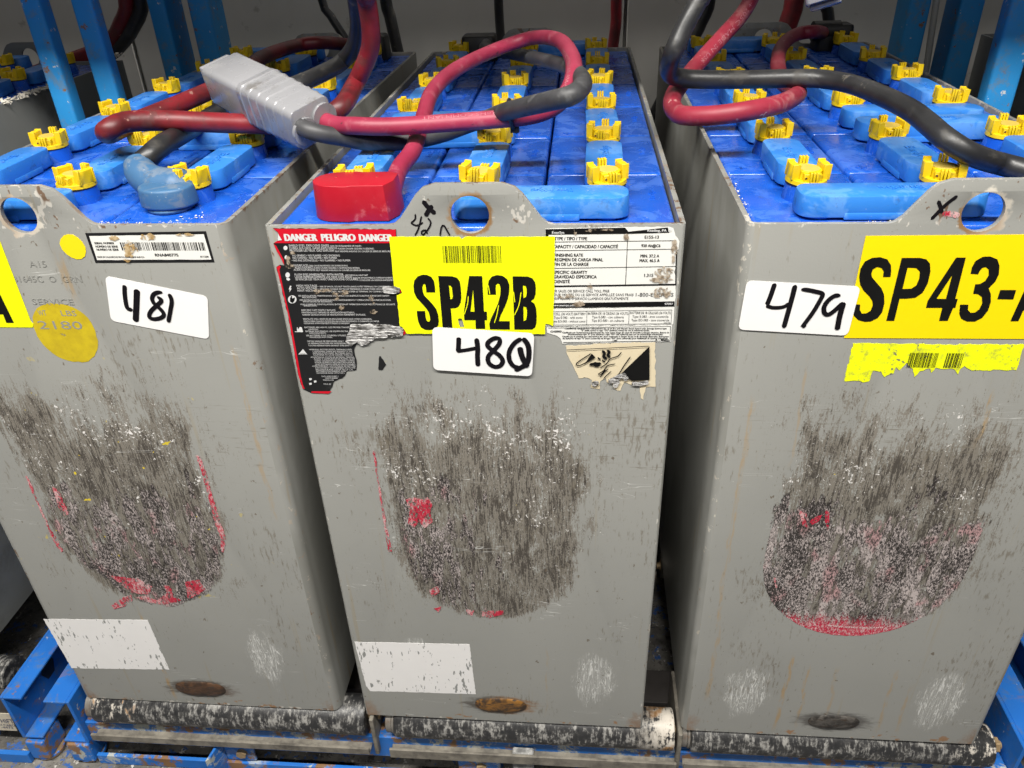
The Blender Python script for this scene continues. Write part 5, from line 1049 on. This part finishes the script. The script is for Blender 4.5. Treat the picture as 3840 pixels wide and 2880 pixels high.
mb = MB(); tube(mb, [wpt('R', CW-0.05+0.012*i, RY-0.012+0.001*i, LIDZ+0.033) for i in range(5)], 0.017, 18)
obj('cable_sleeve', mb.mesh('cable_sleeve', [M_BLK], smooth=50), None, lrr)
child_fix(lrr)

# dark cables hanging in front of the wall behind the batteries
for i, (pts, r, lab_, m_) in enumerate((
    ([(1195, -40), (1240, 60), (1285, 130)], 0.009, 'thin dark cable slanting down the wall behind the battery numbered 481', M_CBLK),
    ([(1440, -40), (1462, 60), (1490, 185)], 0.013, 'dark cable hanging between the left and middle batteries', M_CBLK),
    ([(1868, -40), (1872, 60), (1878, 150)], 0.010, 'dark cable hanging behind the loop of pink red cable', M_CBLK),
    ([(2312, -40), (2310, 80), (2300, 165)], 0.012, 'dark red cable hanging by the back corner of the middle battery', M_CRED2),
    ([(2665, -40), (2630, 80), (2575, 190)], 0.014, 'black cable hanging behind the upright black lead', M_CBLK),
    ([(2985, -40), (2965, 60), (2930, 150)], 0.020, 'dark red and black cable bundle hanging behind the right battery', M_CRED2),
    ([(3100, -40), (3104, 40), (3110, 95)], 0.012, 'short black cable hanging beside the rear boot of the right battery', M_CBLK),
    ([(470, -40), (455, 90), (400, 180), (330, 205)], 0.016, 'dark red cable curving down behind the left rack posts', M_CRED2),
    ([(525, -40), (505, 90), (440, 180), (395, 215)], 0.014, 'black cable curving beside the dark red one behind the left posts', M_CBLK))):
    P = [py_(x, y, 1.16 if i < 7 else 1.02) for x, y in pts]; P = [P[0]+Vector((0, 0.02, 0.25))]+P+[P[-1]+(P[-1]-P[-2]).normalized()*0.18]
    mb = MB(); tube(mb, catmull(P, 0.02), r, 12); tag(obj('hanging_cable', mb.mesh('hanging_cable', [m_], smooth=60)), lab_, 'cable', 'cables hanging in front of the wall')

# ------------------------------------------------------------------ the racks
def channel(x0, x1, z0, z1, y0, y1, opens, t=0.005):
    mb = MB()
    xw = (x0, x0+t) if opens > 0 else (x1-t, x1)
    mb.box(xw[0], xw[1], y0, y1, z0, z1)
    mb.box(x0+(t if opens > 0 else 0), x1-(0 if opens > 0 else t), y0, y1, z1-t, z1-0.0001); mb.box(x0+(t if opens > 0 else 0), x1-(0 if opens > 0 else t), y0, y1, z0+0.0001, z0+t)
    return mb
def post(x0, x1, y0, y1, z0, z1):
    mb = MB(); mb.prism(rrect(x0, x1, y0, y1, 0.005, 3), z0, z1); return mb.mesh('upright', [M_RACK], smooth=35)
def rack_foot(parent, x0, x1, y):
    mb = MB(); mb.box(x0, x1, y-0.008, y+0.036, -0.140, -0.0985); mb.cyl(((x0+x1)/2, y+0.014), 0.019, -0.15, -0.1395, 18, 1, r2=0.022)
    obj('foot', mb.mesh('foot', [M_BEAM, M_BOLT], bevel=0.003, seg=2, ang=50), None, parent)
def hexbolt(parent, c, r=0.008, dep=0.006):
    mb = MB(); P = [(c[0]+r*math.cos(math.pi*k/3+0.3), c[2]+r*math.sin(math.pi*k/3+0.3)) for k in range(6)]; mb.sheet(P, [], c[1]-dep, dep)
    obj('bolt', mb.mesh('bolt', [M_BOLT], weld=0), None, parent)
rack = thing('battery_rack', 'chipped blue steel roller rack carrying the three grey batteries', 'rack', (0, 0, -0.15), 0, 'blue battery racks')
rl_ = obj('side_rail', channel(-0.677, -0.637, -0.098, 0.0, -0.004, 1.08, -1).mesh('side_rail', [M_RAIL], bevel=0.0012, seg=1, ang=60), None, rack)
rr2 = obj('side_rail', channel(0.694, 0.737, -0.098, 0.0, -0.004, 1.08, 1).mesh('side_rail', [M_RAIL], bevel=0.0012, seg=1, ang=60), None, rack)
rack_foot(rack, -0.674, -0.638, 0.0); rack_foot(rack, 0.697, 0.735, 0.0); rack_foot(rack, -0.674, -0.638, 1.0); rack_foot(rack, 0.697, 0.735, 1.0)
for (x0, x1, y0, y1) in ((-0.674, -0.640, 0.580, 0.606), (-0.672, -0.630, 0.965, 1.04), (0.694, 0.736, 0.575, 0.605), (0.698, 0.737, 0.96, 1.03)):
    obj('upright', post(x0, x1, y0, y1, 0.0, 1.35), None, rack)
# upper tier of the rack, above the picture: beams and deck that shade the back of the batteries
mb = MB(); mb.box(-1.4, 1.4, 0.10, 0.14, 1.30, 1.40)
obj('upper_beam', mb.mesh('upper_beam', [M_RACK]), None, rack)
obj('upper_deck', MB().box(-1.4, 1.4, 0.1401, 1.12, 1.355, 1.37).mesh('upper_deck', [M_DARK]), None, rack)
mb = MB(); mb.box(-0.636, 0.693, 0.004, 0.010, -0.104, -0.0575); mb.box(-0.636, 0.693, 0.0101, 0.05, -0.0635, -0.0580)
fb = obj('front_beam', mb.mesh('front_beam', [M_BEAM], bevel=0.001, seg=1), None, rack)
obj('cross_beam', MB().box(-0.636, 0.693, -0.004, 0.002, -0.1495, -0.128).mesh('cross_beam', [M_BEAM], bevel=0.001, seg=1), None, rack)
obj('cross_beam', MB().box(-0.636, 0.693, 0.10, 0.16, -0.13, -0.08).mesh('cross_beam', [M_DARK], bevel=0.001, seg=1), None, rack)
# rollers: four to a lane, the front one in view
lanes = ((-0.608, -0.198, 0), (-0.156, 0.240, 1), (0.262, 0.664, 2))
for (x0, x1, k) in lanes:
    cx, L = (x0+x1)/2, x1-x0
    T = Matrix(((0, 0, 1, 0), (1, 0, 0, 0), (0, 1, 0, 0), (0, 0, 0, 1)))
    mb = MB(); mb.cyl((0, 0), 0.0285, -L/2, L/2, 40, T=T)
    me = mb.mesh('roller', [M_ROLL[k]], bevel=0.003, seg=2, ang=60, smooth=40)
    mc = MB(); mc.cyl((0, 0), 0.0225, -L/2-0.013, -L/2-0.004, 24, T=T); mc.cyl((0, 0), 0.024, -L/2-0.0042, -L/2-0.0002, 24, T=T); me_c = mc.mesh('bearing_collar', [M_STEEL], bevel=0.001, seg=1, smooth=40)
    ms = MB(); ms.cyl((0, 0), 0.006, L/2, L/2+0.018, 12, T=T); ms.cyl((0, 0), 0.011, L/2+0.008, L/2+0.014, 6, T=T); me_s = ms.mesh('axle_bolt', [M_BOLT], bevel=0.0008, seg=1)
    for yy in (0.020, 0.34, 0.64, 0.93):
        ro = obj('roller', me, None, rack, (cx, yy, -0.0286)); obj('bearing_collar', me_c, None, ro); obj('axle_bolt', me_s, None, ro)
    mb = MB(); mb.box(x0-0.008, x1+0.004, -0.016, -0.012, -0.075+0.004*(k != 1), -0.058+0.002*k); mb.box(x0-0.008, x1+0.004, -0.0121, 0.0035, -0.075+0.004*(k != 1), -0.070)
    obj('roller_tray', mb.mesh('roller_tray', [M_LIP], bevel=0.0008, seg=1), None, rack)
for x_ in (-0.1865, 0.2465):
    mb = MB(); mb.box(x_-0.003, x_+0.003, -0.006, 0.10, -0.085, -0.004); obj('divider_plate', mb.mesh('divider_plate', [M_LIP], bevel=0.001, seg=1), None, rack)
# brackets, bolts and the painted pull tab along the front beam
mb = MB(); mb.box(-0.565, -0.432, -0.034, -0.029, -0.150, -0.116); mb.prism([(-0.437, -0.034), (-0.4325, -0.029), (-0.425, 0.004), (-0.430, 0.004)], -0.150, -0.080); mb.box(-0.4249, -0.380, -0.0012, 0.0035, -0.125, -0.084)
br = obj('bracket', mb.mesh('bracket', [M_BEAM], bevel=0.001, seg=1), None, rack); hexbolt(br, (-0.398, -0.0013, -0.104))
mb = MB(); mb.box(-0.069, -0.006, -0.0055, 0.0035, -0.128, -0.079); br = obj('bracket', mb.mesh('bracket', [M_BEAM], bevel=0.006, seg=2), None, rack); hexbolt(br, (-0.034, -0.0056, -0.101))
mb = MB(); mb.box(0.013, 0.043, -0.010, 0.0038, -0.108, -0.062); obj('pull_tab', mb.mesh('pull_tab', [simple('white_smeared_black_tab', (0.10, 0.10, 0.10), 0.6, var=0.4, sc=35, dirt=(0.7, 0.69, 0.66), dirt_amt=0.9)], bevel=0.002, seg=1), None, rack)
child_fix(rack)
# neighbouring racks
ln = thing('battery_rack', 'blue rack bay at the far left with an open channel rail', 'rack', (-1.1, 0, -0.15), 0, 'blue battery racks')
obj('side_rail', channel(-0.743, -0.709, -0.093, 0.005, -0.004, 1.08, 1).mesh('side_rail', [M_RAIL], bevel=0.0012, seg=1, ang=60), None, ln)
mb = MB(); hx_ = [(0.085+0.016*math.cos(math.pi*k/3), -0.040+0.022*math.sin(math.pi*k/3)) for k in range(6)]; mb.add([(-0.7378, a, b) for a, b in hx_], [tuple(range(6))]); mb.add([(-0.7374, a, b) for a, b in hx_], [tuple(range(6))]); obj('painted_rail_hole', mb.mesh('painted_rail_hole', [M_BLK], weld=0), None, ln)  # flat black hexagon painted on the web as the dark of a hole
rack_foot(ln, -0.741, -0.711, 0.0); rack_foot(ln, -0.741, -0.711, 1.0)
mb = MB(); mb.box(-0.741, -0.7425, -0.003, 1, -0.09, 0)
for (x0, x1, y0, y1) in ((-0.741, -0.710, 0.560, 0.590), (-0.741, -0.706, 0.94, 1.02)): obj('upright', post(x0, x1, y0, y1, 0.005, 1.30), None, ln)
mb = MB(); mb.box(-1.35, -0.745, 0.02, 0.028, -0.095, -0.02); lbm = obj('front_beam', mb.mesh('front_beam', [M_DARK], bevel=0.001, seg=1), None, ln)
mb = MB(); mb.box(-1.35, -0.745, -0.01, -0.002, -0.1495, -0.128); obj('cross_beam', mb.mesh('cross_beam', [M_BEAM], bevel=0.001, seg=1), None, ln)
T = Matrix(((0, 0, 1, 0), (1, 0, 0, 0), (0, 1, 0, 0), (0, 0, 0, 1)))
mb = MB(); mb.cyl((0, 0), 0.0285, -0.25, 0.25, 32, T=T); me = mb.mesh('roller', [M_ROLL[0]], smooth=40)
for yy in (0.06, 0.5, 0.9): obj('roller', me, None, ln, (-1.02, yy, -0.0286))
q = [onplane(2.0*x/2.861, 2300+y/2.861, 1, 0.0188) if False else onplane(x/2.861, 2300+y/2.861, 1, 0.0188) for x, y in ((-260, 1065), (95, 1078), (185, 1262), (-170, 1245))]
mb = MB(); mb.sheet([(p.x, p.z) for p in q], [], 0.0188, 0.001); pl_ = obj('rating_plate', mb.mesh('rating_plate', [paper('cream_rack_plate', (0.62, 0.56, 0.44), (0.45, 0.22, 0.06), 0.4, 0.5, 40)], weld=0), None, ln)
mb = MB()
for tx, xa, xb, ya, hh in (('HIFT', 20, 150, 1175, 0.010), ('TH CARO', -30, 158, 1205, 0.005), ('-4473', 20, 140, 1232, 0.005)):
    a = onplane(xa/2.861, 2300+ya/2.861, 1, 0.0184); c = onplane(xb/2.861, 2300+ya/2.861, 1, 0.0184); put_text(mb, tx, a.x, c.x, a.z, hh, 0.0184)
obj('plate_print', mb.mesh('plate_print', [simple('navy_print', (0.02, 0.03, 0.10), 0.5)], weld=0), None, pl_)
child_fix(ln)
rn = thing('battery_rack', 'blue rack bay beyond the right edge with a scratched post', 'rack', (1.1, 0, -0.15), 0, 'blue battery racks')
obj('side_rail', channel(0.772, 0.812, -0.098, 0.0, -0.004, 1.08, -1).mesh('side_rail', [M_RAIL], bevel=0.0012, seg=1, ang=60), None, rn)
rack_foot(rn, 0.775, 0.81, 0.0); rack_foot(rn, 0.775, 0.81, 1.0)
for (x0, x1, y0, y1) in ((0.784, 0.827, 0.95, 1.02), (0.775, 0.812, 0.57, 0.60)): obj('upright', post(x0, x1, y0, y1, 0.0, 1.30), None, rn)
for yy in (0.2, 0.5, 0.9): obj('roller', me, None, rn, (1.07, yy, -0.0286))
child_fix(rn)
mb = MB(); tube(mb, [onplane(2900+1450/2.353, -30, 1, 1.02), onplane(2900+1350/2.353, 600/2.353, 1, 1.02), onplane(2900+1320/2.353, 780/2.353, 1, 1.02)+Vector((0, 0, -0.5))], 0.006, 10)
tag(obj('wall_conduit', mb.mesh('wall_conduit', [simple('pale_grey_conduit', (0.40, 0.39, 0.36), 0.6)], smooth=60)), 'thin pale conduit between the blue posts at the right', 'pipe')
